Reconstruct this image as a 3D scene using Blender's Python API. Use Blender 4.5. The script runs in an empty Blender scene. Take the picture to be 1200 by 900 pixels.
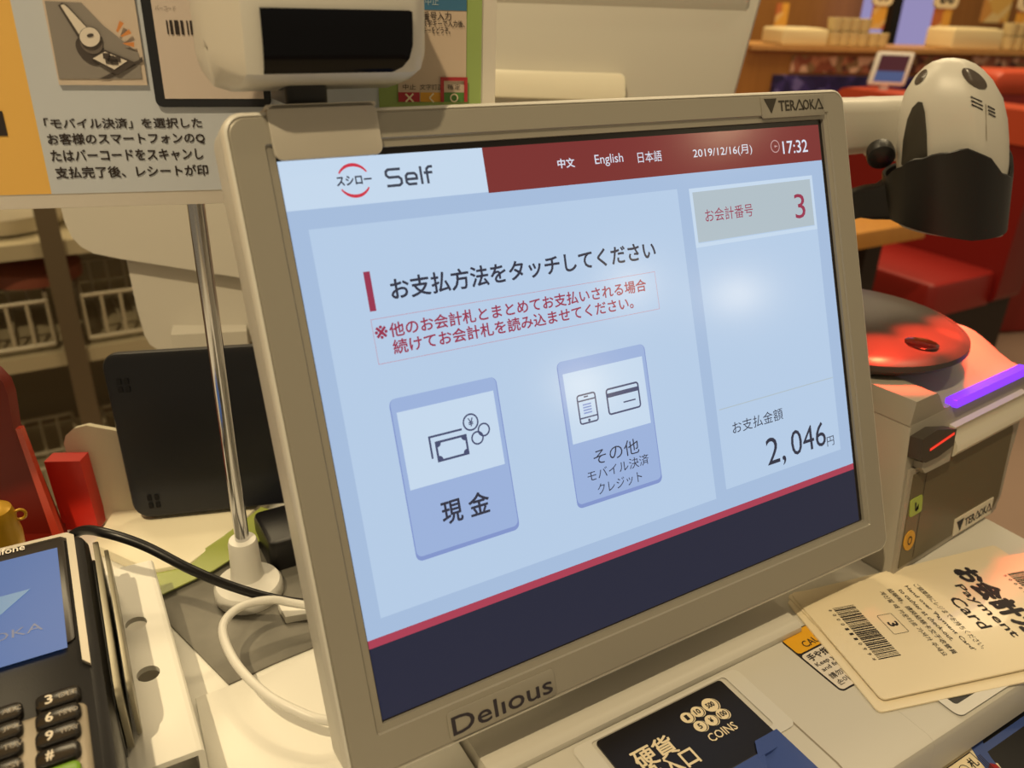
import bpy, bmesh, math, random
from mathutils import Vector, Matrix
from mathutils.bvhtree import BVHTree
random.seed(5)
SC = bpy.context.scene
COL = SC.collection

# ---------------------------------------------------------------- camera, world, lights, exposure
FPX = 949.74                      # focal length in pixels of the 1200 x 900 frame
CAM = Vector((-.0851, -.3167, .3274))
RX, RD, RF = Vector((.859877, -.509579, .030664)), Vector((-.197448, -.387368, -.900533)), Vector((.470771, .768293, -.433704))
cd = bpy.data.cameras.new('camera'); cam = bpy.data.objects.new('camera', cd); COL.objects.link(cam)
cam.matrix_world = Matrix(((RX.x, -RD.x, -RF.x, CAM.x), (RX.y, -RD.y, -RF.y, CAM.y), (RX.z, -RD.z, -RF.z, CAM.z), (0, 0, 0, 1)))
cd.sensor_fit = 'HORIZONTAL'; cd.sensor_width = 36; cd.lens = FPX * 36 / 1200
cd.clip_start = .01; cd.clip_end = 60
cd.dof.use_dof = True; cd.dof.focus_distance = .42; cd.dof.aperture_fstop = 10.0
SC.camera = cam

SC.view_settings.view_transform = 'Standard'; SC.view_settings.look = 'None'
SC.view_settings.gamma = 1; SC.view_settings.use_curve_mapping = False
SC.view_settings.exposure = 0.0

w = bpy.data.worlds.new('world'); SC.world = w; w.use_nodes = True
bg = w.node_tree.nodes['Background']; bg.inputs[0].default_value = (1, .79, .50, 1); bg.inputs[1].default_value = .23

WARM = (1, .79, .47)
def area(name, loc, target, size, power, color=WARM):
    l = bpy.data.lights.new(name, 'AREA'); l.shape = 'DISK'; l.size = size; l.energy = power; l.color = color
    o = bpy.data.objects.new(name, l); COL.objects.link(o); o.location = loc
    o.rotation_euler = (Vector(target) - Vector(loc)).to_track_quat('-Z', 'Y').to_euler(); return o
area('ceiling_lamp_desk', (-.66, -.45, 1.75), (-.05, .05, 0), .045, 24)
area('ceiling_lamp_rear', (.35, .9, 1.75), (.3, .1, 0), .12, 5)
area('ceiling_lamp_right', (1.3, -.3, 1.75), (.3, 0, 0), .12, 4)
area('ceiling_panel_hall', (2.6, 1.7, 2.0), (2.6, 1.7, 0), 1.6, 55)
area('ceiling_panel_kitchen', (-.1, 1.6, 1.6), (-.1, 1.3, 0), .8, 16)
for k, (p, d, e, s) in enumerate([((.156, -.03, .203), (.610, -.75, .255), 5, .05), ((.224, -.034, .19), (.702, -.684, .199), 5, .05),
                               ((.120, -.044, .164), (.54, -.82, .163), 5, .06), ((.229, -.003, .27), (.702, -.605, .375), 5, .05)]):
    q = Vector(p) + Vector(d) * 3.2
    area('hall_pendant_lamp', q, p, s * 2.4, e * .2)
for rx_, ry_ in ((.375, -.033), (.415, -.033), (.455, -.031), (.490, -.018)):                 # the scanner's red working light, shining down on the printer lid
    rl = bpy.data.lights.new('scanner_red_light', 'SPOT'); rl.color = (1, .05, .02); rl.energy = 1.2; rl.spot_size = math.radians(74); rl.spot_blend = .55; rl.shadow_soft_size = .004
    ro = bpy.data.objects.new('scanner_red_light', rl); COL.objects.link(ro); ro.location = (rx_, ry_, .168)


# ---------------------------------------------------------------- pixel to world
def ray(x, y): return RX * ((x - 600) / FPX) + RD * ((y - 450) / FPX) + RF
def at(x, y, z=None, Y=None, X=None, D=None):
    r = ray(x, y)
    s = D if D is not None else ((z - CAM.z) / r.z if z is not None else ((Y - CAM.y) / r.y if Y is not None else (X - CAM.x) / r.x))
    return CAM + r * s
def onpl(x, y, o, n):
    r = ray(x, y); return CAM + r * ((o - CAM).dot(n) / r.dot(n))

# ---------------------------------------------------------------- materials
def lin(h):
    c = [int(h[i:i + 2], 16) / 255 for i in (0, 2, 4)]
    return tuple(v / 12.92 if v <= .04045 else ((v + .055) / 1.055) ** 2.4 for v in c) + (1,)
MATS = {}
def mat(name, col, rough=.5, metal=0, emit=0, bump=0, scale=300, noise=0, trans=0, coat=0, spec=.5, alpha=1):
    if name in MATS: return MATS[name]
    m = bpy.data.materials.new(name); m.use_nodes = True; nt = m.node_tree; b = nt.nodes['Principled BSDF']
    c = lin(col) if isinstance(col, str) else tuple(col) + (1,)
    b.inputs['Base Color'].default_value = c; b.inputs['Roughness'].default_value = rough; b.inputs['Metallic'].default_value = metal
    b.inputs['Specular IOR Level'].default_value = spec
    b.inputs['Transmission Weight'].default_value = trans; b.inputs['Coat Weight'].default_value = coat; b.inputs['Alpha'].default_value = alpha
    if emit:
        b.inputs['Emission Color'].default_value = c; b.inputs['Emission Strength'].default_value = emit
        b.inputs['Base Color'].default_value = (.012, .012, .012, 1)
    if bump or noise:
        tc = nt.nodes.new('ShaderNodeTexCoord'); n = nt.nodes.new('ShaderNodeTexNoise'); n.inputs['Scale'].default_value = scale; n.inputs['Detail'].default_value = 3
        nt.links.new(tc.outputs['Object'], n.inputs['Vector'])
        if bump:
            bp = nt.nodes.new('ShaderNodeBump'); bp.inputs['Strength'].default_value = bump; bp.inputs['Distance'].default_value = .0004
            nt.links.new(n.outputs['Fac'], bp.inputs['Height']); nt.links.new(bp.outputs['Normal'], b.inputs['Normal'])
        if noise:
            mx = nt.nodes.new('ShaderNodeMix'); mx.data_type = 'RGBA'; mx.inputs['A'].default_value = tuple(v * (1 - noise) for v in c[:3]) + (1,); mx.inputs['B'].default_value = tuple(min(1, v * (1 + noise)) for v in c[:3]) + (1,)
            nt.links.new(n.outputs['Fac'], mx.inputs['Factor']); nt.links.new(mx.outputs['Result'], b.inputs['Base Color'])
    MATS[name] = m; return m

def wood(name, c1, c2, rough=.45, scale=6):
    m = bpy.data.materials.new(name); m.use_nodes = True; nt = m.node_tree; b = nt.nodes['Principled BSDF']
    tc = nt.nodes.new('ShaderNodeTexCoord'); mp = nt.nodes.new('ShaderNodeMapping'); mp.inputs['Scale'].default_value = (12, 12, 1)
    n = nt.nodes.new('ShaderNodeTexNoise'); n.inputs['Scale'].default_value = scale; n.inputs['Detail'].default_value = 5
    r = nt.nodes.new('ShaderNodeValToRGB'); r.color_ramp.elements[0].color = lin(c1); r.color_ramp.elements[1].color = lin(c2)
    nt.links.new(tc.outputs['Object'], mp.inputs['Vector']); nt.links.new(mp.outputs['Vector'], n.inputs['Vector'])
    nt.links.new(n.outputs['Fac'], r.inputs['Fac']); nt.links.new(r.outputs['Color'], b.inputs['Base Color']); b.inputs['Roughness'].default_value = rough
    MATS[name] = m; return m

SILVER = mat('silver_paint', '9b968b', .42, .25, bump=.15, scale=2500)
SHELL = mat('grey_white_plastic', 'cfccc4', .42, bump=.08, scale=1500)
BEIGE = mat('warm_grey_plastic', 'c6c2b8', .4, bump=.08, scale=1500)
WHITE = mat('white_plastic', 'e6e4de', .38, bump=.04, scale=900)
WMETAL = mat('white_painted_metal', 'e9e7df', .45, bump=.06, scale=1200)
BLACK = mat('black_plastic', '100f12', .35, bump=.08, scale=1800)
BLACKM = mat('black_matte_plastic', '151313', .38, bump=.1, scale=1200)
GLASSB = mat('black_gloss_glass', '07080f', .1, spec=.25)
CHROME = mat('chrome_steel', 'c9c9cc', .14, 1)
ALU = mat('brushed_sheet_metal', '75726a', .5, .35, noise=.18, scale=90)
INK = mat('black_ink', '1b1518', .6)
PLATE = mat('name_plate', '9a958a', .4, .3)

# ---------------------------------------------------------------- geometry helpers
class F:                                         # a flat frame: origin, right, up, normal = right x up
    def __init__(s, o, ex, ey):
        s.o = Vector(o); s.x = Vector(ex).normalized(); s.y = Vector(ey).normalized(); s.n = s.x.cross(s.y)
    def __call__(s, x, y, n=0): return s.o + s.x * x + s.y * y + s.n * n
    def px(s, X, Y, n=0):
        p = onpl(X, Y, s.o + s.n * n, s.n) - s.o; return (p.dot(s.x), p.dot(s.y))
WF = F((0, 0, 0), (1, 0, 0), (0, 1, 0))
def rrect(x0, y0, x1, y1, r=0, k=5):
    if r <= 0: return [(x0, y0), (x1, y0), (x1, y1), (x0, y1)]
    P = []
    for cx, cy, a in ((x0 + r, y0 + r, 180), (x1 - r, y0 + r, 270), (x1 - r, y1 - r, 0), (x0 + r, y1 - r, 90)):
        for i in range(k + 1):
            t = math.radians(a + 90 * i / k); P.append((cx + r * math.cos(t), cy + r * math.sin(t)))
    return P
def ell(cx, cy, a, b=None, k=28, rot=0):
    b = a if b is None else b
    return [(cx + a * math.cos(t) * math.cos(rot) - b * math.sin(t) * math.sin(rot), cy + a * math.cos(t) * math.sin(rot) + b * math.sin(t) * math.cos(rot)) for t in [2 * math.pi * i / k for i in range(k)]]
TEXTC = {}
def glyphs(s, bold, res):
    key = (s, bold, res)
    if key not in TEXTC:
        c = bpy.data.curves.new('t', 'FONT'); c.body = s; c.size = 1; c.offset = bold; c.resolution_u = res; c.fill_mode = 'FRONT'
        o = bpy.data.objects.new('t', c); COL.objects.link(o); bpy.context.view_layer.update()
        me = bpy.data.meshes.new_from_object(o.evaluated_get(bpy.context.evaluated_depsgraph_get()))
        V = [(v.co.x, v.co.y) for v in me.vertices]; T = [tuple(p.vertices) for p in me.polygons]
        bpy.data.objects.remove(o); bpy.data.curves.remove(c); bpy.data.meshes.remove(me)
        TEXTC[key] = (V, T)
    return TEXTC[key]

class MB:                                        # collects shapes (in world coordinates) into ONE mesh object
    def __init__(s): s.b = bmesh.new(); s.m = []
    def mi(s, m):
        if m not in s.m: s.m.append(m)
        return s.m.index(m)
    def face(s, vs, i):
        try: f = s.b.faces.new(vs); f.material_index = i; return f
        except ValueError: return None
    def poly(s, fr, pts, n, m):
        vs = [s.b.verts.new(fr(x, y, n)) for x, y in pts]; s.face(vs, s.mi(m)); return s
    def rect(s, fr, x0, y0, x1, y1, n, m, r=0): return s.poly(fr, rrect(x0, y0, x1, y1, r), n, m)
    def ring(s, fr, outer, inner, n, m):
        i = s.mi(m); a = [s.b.verts.new(fr(x, y, n)) for x, y in outer]; b = [s.b.verts.new(fr(x, y, n)) for x, y in inner]
        for k in range(len(a)): s.face([a[k], a[(k + 1) % len(a)], b[(k + 1) % len(a)], b[k]], i)
        return s
    def line(s, fr, p, q, wd, n, m):
        p, q = Vector(p), Vector(q); d = (q - p).normalized() * wd / 2; e = Vector((-d.y, d.x))
        return s.poly(fr, [tuple(p - e), tuple(q - e), tuple(q + e), tuple(p + e)], n, m)
    def text(s, fr, t, x0, y0, x1, y1, n, m, bold=0, res=2, quad=None):
        V, T = glyphs(t, 0, res)
        if not V: return s
        a, b = min(v[0] for v in V), max(v[0] for v in V); c, d = min(v[1] for v in V), max(v[1] for v in V); i = s.mi(m); e = bold * abs(y1 - y0)
        for k in range(8 if bold else 1):                       # heavier strokes: the glyph repeated around a small circle
            jx, jy = (e * math.cos(k * .7854), e * math.sin(k * .7854)) if bold else (0, 0)
            vs = [s.b.verts.new(fr(x0 + e + jx + (x1 - x0 - 2 * e) * (v[0] - a) / (b - a), y0 + e + jy + (y1 - y0 - 2 * e) * (v[1] - c) / (d - c), n + k * 4e-7)) for v in V]
            for f in T: s.face([vs[q] for q in f], i)
        return s
    def stroke(s, fr, pts, wd, n, m):                   # a ribbon with mitred corners
        P = [Vector(p) for p in pts]; i = s.mi(m); Lr = []
        for k, p in enumerate(P):
            d0 = (p - P[k - 1]).normalized() if k else (P[1] - p).normalized(); d1 = (P[k + 1] - p).normalized() if k < len(P) - 1 else d0
            n0 = Vector((-d0.y, d0.x)); nn = (n0 + Vector((-d1.y, d1.x))).normalized(); nn = nn * (wd / 2 / max(.4, nn.dot(n0)))
            Lr.append((s.b.verts.new(fr(*(p + nn), n)), s.b.verts.new(fr(*(p - nn), n))))
        for a, b in zip(Lr, Lr[1:]): s.face([a[1], b[1], b[0], a[0]], i)
        return s
    def loft(s, loops, m, cap0=True, cap1=True, closed=True):
        i = s.mi(m); L = [[s.b.verts.new(p) for p in lp] for lp in loops]; N = len(L[0])
        for a, b in zip(L, L[1:]):
            for k in range(N if closed else N - 1): s.face([a[k], a[(k + 1) % N], b[(k + 1) % N], b[k]], i)
        if cap0: s.face(L[0][::-1], i)
        if cap1: s.face(L[-1], i)
        return s
    def prism(s, fr, pts, n0, n1, m, bev=0):
        if bev <= 0: return s.loft([[fr(x, y, n0) for x, y in pts], [fr(x, y, n1) for x, y in pts]], m)
        cx = sum(p[0] for p in pts) / len(pts); cy = sum(p[1] for p in pts) / len(pts)
        def inset(d):
            o = []; N = len(pts)
            for k in range(N):
                p = Vector(pts[k]); a = Vector(pts[k - 1]); b = Vector(pts[(k + 1) % N])
                e1 = (p - a); e2 = (b - p)
                if e1.length < 1e-9 or e2.length < 1e-9: o.append(tuple(p)); continue
                e1.normalize(); e2.normalize(); n1_ = Vector((-e1.y, e1.x)); n2_ = Vector((-e2.y, e2.x)); nn = n1_ + n2_
                if nn.length < 1e-6: nn = n1_
                nn.normalize(); o.append(tuple(p + nn * d / max(.35, nn.dot(n1_))))
            return o
        i1 = inset(bev); i2 = inset(bev * .3)
        g = 1 if n1 > n0 else -1
        return s.loft([[fr(x, y, n0) for x, y in pts], [fr(x, y, n1 - g * bev) for x, y in pts], [fr(x, y, n1 - g * bev * .3) for x, y in i2], [fr(x, y, n1) for x, y in i1]], m)
    def box(s, fr, x0, y0, x1, y1, n0, n1, m, r=0, bev=0): return s.prism(fr, rrect(x0, y0, x1, y1, r), n0, n1, m, bev)
    def tube(s, pts, r, m, k=12, sm=6):
        P = [Vector(p) for p in pts]; Q = []
        if sm > 1 and len(P) > 2:
            E = [P[0] * 2 - P[1]] + P + [P[-1] * 2 - P[-2]]
            for a in range(1, len(E) - 2):
                for j in range(sm):
                    t = j / sm; p0, p1, p2, p3 = E[a - 1:a + 3]
                    Q.append(.5 * ((2 * p1) + (p2 - p0) * t + (2 * p0 - 5 * p1 + 4 * p2 - p3) * t * t + (3 * p1 - p0 - 3 * p2 + p3) * t ** 3))
            Q.append(P[-1])
        else: Q = P
        up = Vector((.31, .17, .93)); loops = []
        for a in range(len(Q)):
            d = (Q[min(a + 1, len(Q) - 1)] - Q[max(a - 1, 0)]).normalized(); e = (up - d * up.dot(d))
            if e.length < 1e-4: e = d.orthogonal()
            e.normalize(); up = e; g = d.cross(e); rr = r(a / (len(Q) - 1)) if callable(r) else r
            loops.append([Q[a] + e * rr * math.cos(2 * math.pi * j / k) + g * rr * math.sin(2 * math.pi * j / k) for j in range(k)])
        return s.loft(loops, m)
    def lathe(s, fr, cx, cy, prof, m, k=32):       # profile of (radius, height along the frame's normal)
        return s.loft([[fr(cx + r * math.cos(2 * math.pi * j / k), cy + r * math.sin(2 * math.pi * j / k), h) for j in range(k)] for r, h in prof], m)
    def build(s, name, parent=None, label=None, angle=35):
        b = s.b; bmesh.ops.recalc_face_normals(b, faces=b.faces[:])
        me = bpy.data.meshes.new(name)
        if parent is not None: base = Vector(parent['base'])
        else:
            xs = [v.co for v in b.verts]; base = Vector(((min(v.x for v in xs) + max(v.x for v in xs)) / 2, (min(v.y for v in xs) + max(v.y for v in xs)) / 2, min(v.z for v in xs)))
        for v in b.verts: v.co -= base
        b.to_mesh(me); b.free()
        for m in s.m: me.materials.append(m)
        me.polygons.foreach_set('use_smooth', [True] * len(me.polygons)); me.set_sharp_from_angle(angle=math.radians(angle))
        o = bpy.data.objects.new(name, me); COL.objects.link(o)
        if parent is not None: o.parent = parent
        else: o.location = base
        o['base'] = tuple(base)
        if label: o['label'] = label
        return o
def tag(o, label, cat, group=None, kind=None):
    o['label'] = label; o['category'] = cat
    if group: o['group'] = group
    if kind: o['kind'] = kind
    return o
def thing(name, loc, label, cat, group=None):
    o = bpy.data.objects.new(name, None); o.empty_display_size = .02; COL.objects.link(o); o.location = loc; o['base'] = tuple(loc)
    return tag(o, label, cat, group)
def structure(o): o['kind'] = 'structure'; return o
def copy_thing(o, d, label=None):
    c = o.copy(); COL.objects.link(c); c.location = Vector(o.location) + Vector(d)
    if label: c['label'] = label
    for ch in o.children:
        e = ch.copy(); COL.objects.link(e); e.parent = c
        for g in ch.children:
            h = g.copy(); COL.objects.link(h); h.parent = e
    return c
mm = .001

# ---------------------------------------------------------------- the room
FL = -.92
o = MB().box(WF, -3, -3, 8, 8, FL - .05, FL, mat('floor_tile', '9c8474', .35, noise=.12, scale=3)).build('floor'); structure(o)
ORANGE = wood('orange_wood', '93602c', 'b07838')
HD = at(1050, 58, D=3.25)                       # a point on the low divider across the hall
HX = (at(1200, 57, D=3.35) - at(900, 60, D=3.15)); HX.z = 0; HX.normalize()
HF = F(HD, HX, (0, 0, 1))                       # its plane faces the camera side
def hrect(mb, x0, y0, x1, y1, n, m): a = HF.px(x0, y0, n); b = HF.px(x1, y1, n); return mb.rect(HF, a[0], b[1], b[0], a[1], n, m)
o = MB().box(HF, -3, -1.6, 3, 2.2, -1.6, -1.5, ORANGE).build('wall_back'); structure(o)
o = MB().box(WF, -2.5, 2.6, 1.3, 2.68, FL, 1.6, mat('kitchen_wall', '8b7a5c', .6, noise=.1, scale=4)).build('wall_left'); structure(o)

# ---------------------------------------------------------------- counter, platform and payment machine
o = MB().prism(WF, [(-.75, -.75), (.47, -.75), (.47, .52), (-.050, .52), (-.050, .20), (-.75, .20)], -.10, -.06, mat('counter_laminate', 'b9ab93', .5, noise=.06, scale=14), .004).build('service_counter')
tag(o, 'beige counter slab underneath all the payment equipment', 'counter')
cb = MB().box(WF, -.70, -.45, .42, .17, FL + .001, -.10, mat('counter_front', '6a4a2c', .5)).build('counter_base', None); tag(cb, 'brown cabinet block that carries the beige counter slab', 'cabinet')

pm = thing('payment_machine', (.2, .05, -.06), 'beige cash payment machine with blue trays and sunken coin panel under the touchscreen', 'machine')
hb = MB()
YF = -.184
prof = [(.30, -.06), (.30, .007), (-.0925, .0070), (-.0955, .0064), (-.0975, .0045), (-.0980, .0020), (-.0975, .0004), (-.0990, .0), (YF + .005, 0), (YF + .0015, -.0012), (YF, -.004), (YF - .001, -.026), (YF + .002, -.028), (YF + .002, -.06)]
# raised rear deck ends at x = .245; beyond it only the low panel goes on to the right edge
def ext(profile, x0, x1): return [[Vector((x, y, z)) for y, z in profile] for x in (x0, x1)]
hb.loft(ext(prof, .045, .250), BEIGE)
prof2 = [(.30, -.06), (.30, 0), (YF + .005, 0), (YF + .0015, -.0012), (YF, -.004), (YF - .001, -.026), (YF + .002, -.028), (YF + .002, -.06)]
hb.loft(ext(prof2, .2501, .460), BEIGE)
hb.build('housing', pm)
gm = MB()
gm.ring(WF, rrect(.0885, YF + .004, .1965, -.1000, .012), rrect(.0895, YF + .005, .1955, -.1008, .0115), .0002, mat('groove_grey', '8f8575', .6))
gm.ring(WF, rrect(.088, -.1425, .1965, -.0995, .004), rrect(.0985, -.137, .1865, -.1012, .002), .0007, SHELL)
gm.build('coin_panel_frame', pm)
co = MB(); CREAM = mat('cream_print', 'e8d9b8', .6)
p0 = (at(701, 874, z=.001), at(845, 798, z=.001), at(893, 848, z=.001))
lx0, lx1, ly1 = p0[0].x, p0[1].x, -.1020; ly0 = -.1335
co.box(WF, lx0, ly0 - .012, lx1, ly1, -.0005, .0011, mat('black_label', '120f14', .35), .002)
def lab(t, x0, y0, x1, y1, m=CREAM, bold=.012): co.text(WF, t, x0, y0, x1, y1, .0014, m, bold)
def wz(x, y, z=.0014): p = at(x, y, z=z); return p.x, p.y
a = wz(738, 886); b = wz(783, 863)
lab('硬貨', a[0], b[1] - .0095, b[0], b[1] + .002, bold=.02)
a = wz(750, 903); b = wz(808, 875)
lab('投入口', a[0], b[1] - .0095, b[0], b[1] + .001, bold=.02)
a = wz(834, 869); b = wz(866, 853)
lab('COINS', a[0], a[1] - .0006, b[0], a[1] + .0042, bold=.015)
for t, X, Y, r in (('1', 805, 841, .0033), ('10', 817, 834, .0033), ('500', 832, 826, .0043), ('5', 820.5, 851, .0033), ('¥', 833.5, 844, .0033), ('100', 846.5, 836.5, .0033)):
    cx, cy = wz(X, Y)
    co.poly(WF, ell(cx + .0010, cy - .0004, r), .00125, CREAM); co.poly(WF, ell(cx + .0005, cy - .0002, r), .00130, INK); co.poly(WF, ell(cx, cy, r), .00135, CREAM)
    hw = .0007 * len(t) + .0003; co.text(WF, t, cx - hw, cy - .0016, cx + hw, cy + .0016, .0015, INK, .04)
co.build('coin_label', pm, 'black label with white coin drawings and lettering')
ca = MB(); sx0, sx1, sy0, sy1 = .2345, .2845, -.1395, -.0945
ca.box(WF, sx0, sy0, sx1, sy1, -.0005, .0003, INK, .003)
ca.rect(WF, sx0 + .0008, sy1 - .0150, sx1 - .0008, sy1 - .0008, .0005, mat('caution_yellow', 'e0a51c', .5), .0022)
ca.rect(WF, sx0 + .0008, sy0 + .0008, sx1 - .0008, sy1 - .0162, .0005, mat('sticker_white', 'dcd3c6', .5), .0022)
ca.text(WF, 'CAUTION', sx0 + .0085, sy1 - .0135, sx0 + .036, sy1 - .0088, .0007, INK, .01)
ca.text(WF, '手や指を入れない', sx0 + .0028, sy1 - .0225, sx0 + .045, sy1 - .0175, .0007, INK, .03)
ca.text(WF, 'Keep your hands', sx0 + .0028, sy1 - .0275, sx0 + .036, sy1 - .0240, .0007, INK, .01)
ca.text(WF, 'and fingers away', sx0 + .0028, sy1 - .0315, sx0 + .036, sy1 - .0280, .0007, INK, .01)
ca.text(WF, '請勿將手指放入', sx0 + .0028, sy1 - .0368, sx0 + .036, sy1 - .0330, .0007, INK, .01)
ca.text(WF, '손이나 손가락을', sx0 + .0028, sy1 - .0418, sx0 + .036, sy1 - .0380, .0007, INK, .01)
ca.build('caution_sticker', pm, 'yellow and white caution sticker with a black outline')
sl = MB(); q = at(1113, 815, z=0); r_ = at(1150, 800, z=0)
sl.ring(WF, rrect(q.x - .010, q.y - .012, q.x + .060, q.y + .028, .004), rrect(q.x - .0045, q.y - .006, q.x + .054, q.y + .022, .002), .0012, SHELL)
sl.prism(WF, rrect(q.x - .0045, q.y - .006, q.x + .054, q.y + .022, .002), -.0005, .0008, BLACK)
sl.build('sensor_window', pm, 'small black window in a grey frame')
BLUE = mat('blue_plastic', '3a4f8e', .35, bump=.05, scale=900)
bt = MB(); bx0, bx1, by0, by1 = .112, .184, -.182, -.1405
outer = [(bx0, by0), (bx1, by0), (bx1, by1), (bx1 - .015, by1), (bx1 - .015, by1 - .006), (bx0, by1 - .006)]
inner = [(bx0 + .004, by0 + .004), (bx1 - .008, by0 + .004), (bx1 - .008, by1 - .008), (bx1 - .021, by1 - .008), (bx1 - .021, by1 - .014), (bx0 + .004, by1 - .014)]
i = bt.mi(BLUE)
lv = [[Vector((x, y, 0)) for x, y in outer], [Vector((x, y, .0022)) for x, y in outer], [Vector((x, y, .0024)) for x, y in inner], [Vector((x + (.01 if x < .15 else -.004), y, .0003)) for x, y in inner]]
bt.loft(lv, BLUE)
bt.build('coin_tray', pm, 'blue stepped coin hopper rim')
nt_ = MB(); NF = F((.25, YF - .0012, -.030), (1, 0, 0), (0, -1, -.35)); NF = F((.25, YF - .0015, -.030), (1, 0, 0), (0, .97, .2))
nt_.loft([[Vector((x, y, z)) for x, y, z in ((x0, YF - .001, -.06), (x0, YF - .001, -.031), (x0, YF - .02, -.0345), (x0, YF - .10, -.045), (x0, YF - .10, -.06))] for x0 in (.20, .47)], BLUE)
hc = at(1200, 884, z=-.041)
UP = F((0, 0, 0), (1, 0, 0), (0, .9925, .1219))
def tz(x, y): 
    n = Vector((0, -.1305, .99)).normalized(); return onpl(x, y, Vector((.25, YF - .02, -.0345)), n)
TF = F(Vector((.25, YF - .02, -.0345)), (1, 0, 0), (0, .9915, .1301))
cx, cy = TF.px(1212, 878)
nt_.poly(TF, ell(cx, cy, .030, .026), .0008, BLACK)
nt_.ring(TF, ell(cx, cy, .038, .034, 40), ell(cx, cy, .030, .026, 40), .0012, BLUE)
nt_.build('note_tray', pm, 'blue banknote tray with a round dark finger hole')
ns = MB(); a = TF.px(1128, 882, .001); b = TF.px(1154, 893, .001); c = TF.px(1103, 898, .001)
x0, y1 = c[0] - .004, a[1]; x1 = b[0] + .002; y0 = y1 - .020
ns.prism(TF, rrect(x0 - .001, y0 - .001, x1 + .001, y1 + .001, .003), .0002, .0008, INK)
ns.rect(TF, x0, y0, x1, y1, .0010, CREAM, .0025); ns.ring(TF, rrect(x0 + .0015, y0 + .002, x1 - .004, y1 - .0015), rrect(x0 + .002, y0 + .0025, x1 - .0045, y1 - .002), .0012, INK)
ns.text(TF, '札', x1 - .0115, y1 - .009, x1 - .0055, y1 - .0035, .0012, INK, .02)
ns.ring(TF, ell(x1 - .0165, y1 - .0075, .0034), ell(x1 - .0165, y1 - .0075, .0030), .0012, INK)
for k in range(3): ns.line(TF, (x1 - .002 + .0002 * k - .001 * k, y0), (x1 - .0005 - .0012 * k, y1 - .005), .0005, .00125, INK)
a = TF.px(1165, 901, .001)
ns.poly(TF, [(a[0] - .004, a[1] - .003), (a[0] - .004, a[1] + .002), (a[0] + .001, a[1] + .0045), (a[0] + .005, a[1] + .001), (a[0] + .003, a[1] - .004)], .0010, CREAM)
ns.poly(TF, [(a[0] - .003, a[1] - .003), (a[0] - .003, a[1] + .0015), (a[0] + .0008, a[1] + .0032), (a[0] + .0035, a[1] + .0008), (a[0] + .002, a[1] - .004)], .0012, mat('red_print', 'c0271a', .5))
ns.build('note_sticker', pm, 'cream banknote sticker with a red arrow')

# ---------------------------------------------------------------- touchscreen monitor
MT = Vector((0, 0, .270)); MUP = Vector((0, .359527, .933135)); MF = F(MT, (1, 0, 0), MUP)       # frame at the top left of the screen opening, y up
mo = thing('touchscreen_monitor', (.154, -.02, .0074), 'large silver touchscreen monitor showing a payment menu', 'monitor')
OW, OH, MG, MGT, MGB = .308, .2352, .0180, .0158, .0223
def MR(x0, y0, x1, y1, r): return rrect(x0, y0, x1, y1, r, 6)
ol = lambda d, r: MR(-MG + d, -OH - MGB + d, OW + MG - d, MGT - d, r)
il = lambda d, r: MR(-d, -OH - d, OW + d, d, r)
hs = MB()
hs.loft([[MF(x, y, n) for x, y in L] for L, n in ((ol(.03, .004), -.046), (ol(.004, .008), -.032), (ol(.0005, .0085), -.023), (ol(0, .008), -.006))], SHELL, cap1=False)
hs.loft([[MF(x, y, n) for x, y in L] for L, n in ((ol(0, .008), -.0058), (ol(0, .008), -.0018), (ol(.0006, .0076), -.0005), (ol(.0016, .0068), 0.0))], SHELL, cap0=False, cap1=False)
hs.loft([[Vector((x, y, z)) for x, y, z in ((x_, .01, .10), (x_, .055, .10), (x_, .055, .0074), (x_, -.02, .0074), (x_, -.02, .09))] for x_ in (.09, .22)], SHELL)
hs.build('housing', mo, 'pale moulded shell and rim')
fb = MB()
fb.loft([[MF(x, y, n) for x, y in L] for L, n in ((ol(.0016, .0068), 0.0), (ol(.0022, .0066), -.0003), (ol(.0026, .0066), .0001), (il(.0035, .001), .0001), (il(.003, .001), -.0008), (il(.0008, .0008), -.0012), (il(0, .0008), -.0012), (il(0, .0008), -.0034))], SILVER, cap0=False, cap1=False)
fb.build('front_bezel', mo, 'silver painted front frame')
SN = -.0030
ds = MB(); ds.rect(MF, -.0001, -OH - .0001, OW + .0001, .0001, SN, mat('screen_black', '05050a', .16, spec=.5))
ds.ring(MF, rrect(.0, -OH, OW, 0), rrect(.0007, -.2345, .3056, -.0027), SN + .00003, mat('screen_edge', '1a1416', .3))
dsp = ds.build('display', mo, 'lit screen behind glass')
def E(name, col, e=1.0): return mat('screen_' + name, col, .16, emit=e, spec=.5)
E_BG, E_WH, E_PAN = E('pale_blue', 'a3bbdb'), E('white', 'c3d7ec'), E('panel', 'b3cae5')
E_RED, E_NAVY, E_LINE, E_INK, E_BTN, E_BTNE, E_GREY = E('red', '782a2c'), E('navy', '1a2038'), E('crimson', 'a83a52'), E('ink', '2a2e42'), E('button', '99b0da'), E('button_edge', '7f93ca'), E('grey', 'aebdc6')
E_ICO = E('icon', '434b6e')
E_MAR, E_BOX, E_TXT = E('maroon', '96304e'), E('box_line', 'c08a9a'), E('light_text', 'd9dfee')
def lay(k): return SN + .00004 + .00004 * k
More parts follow.
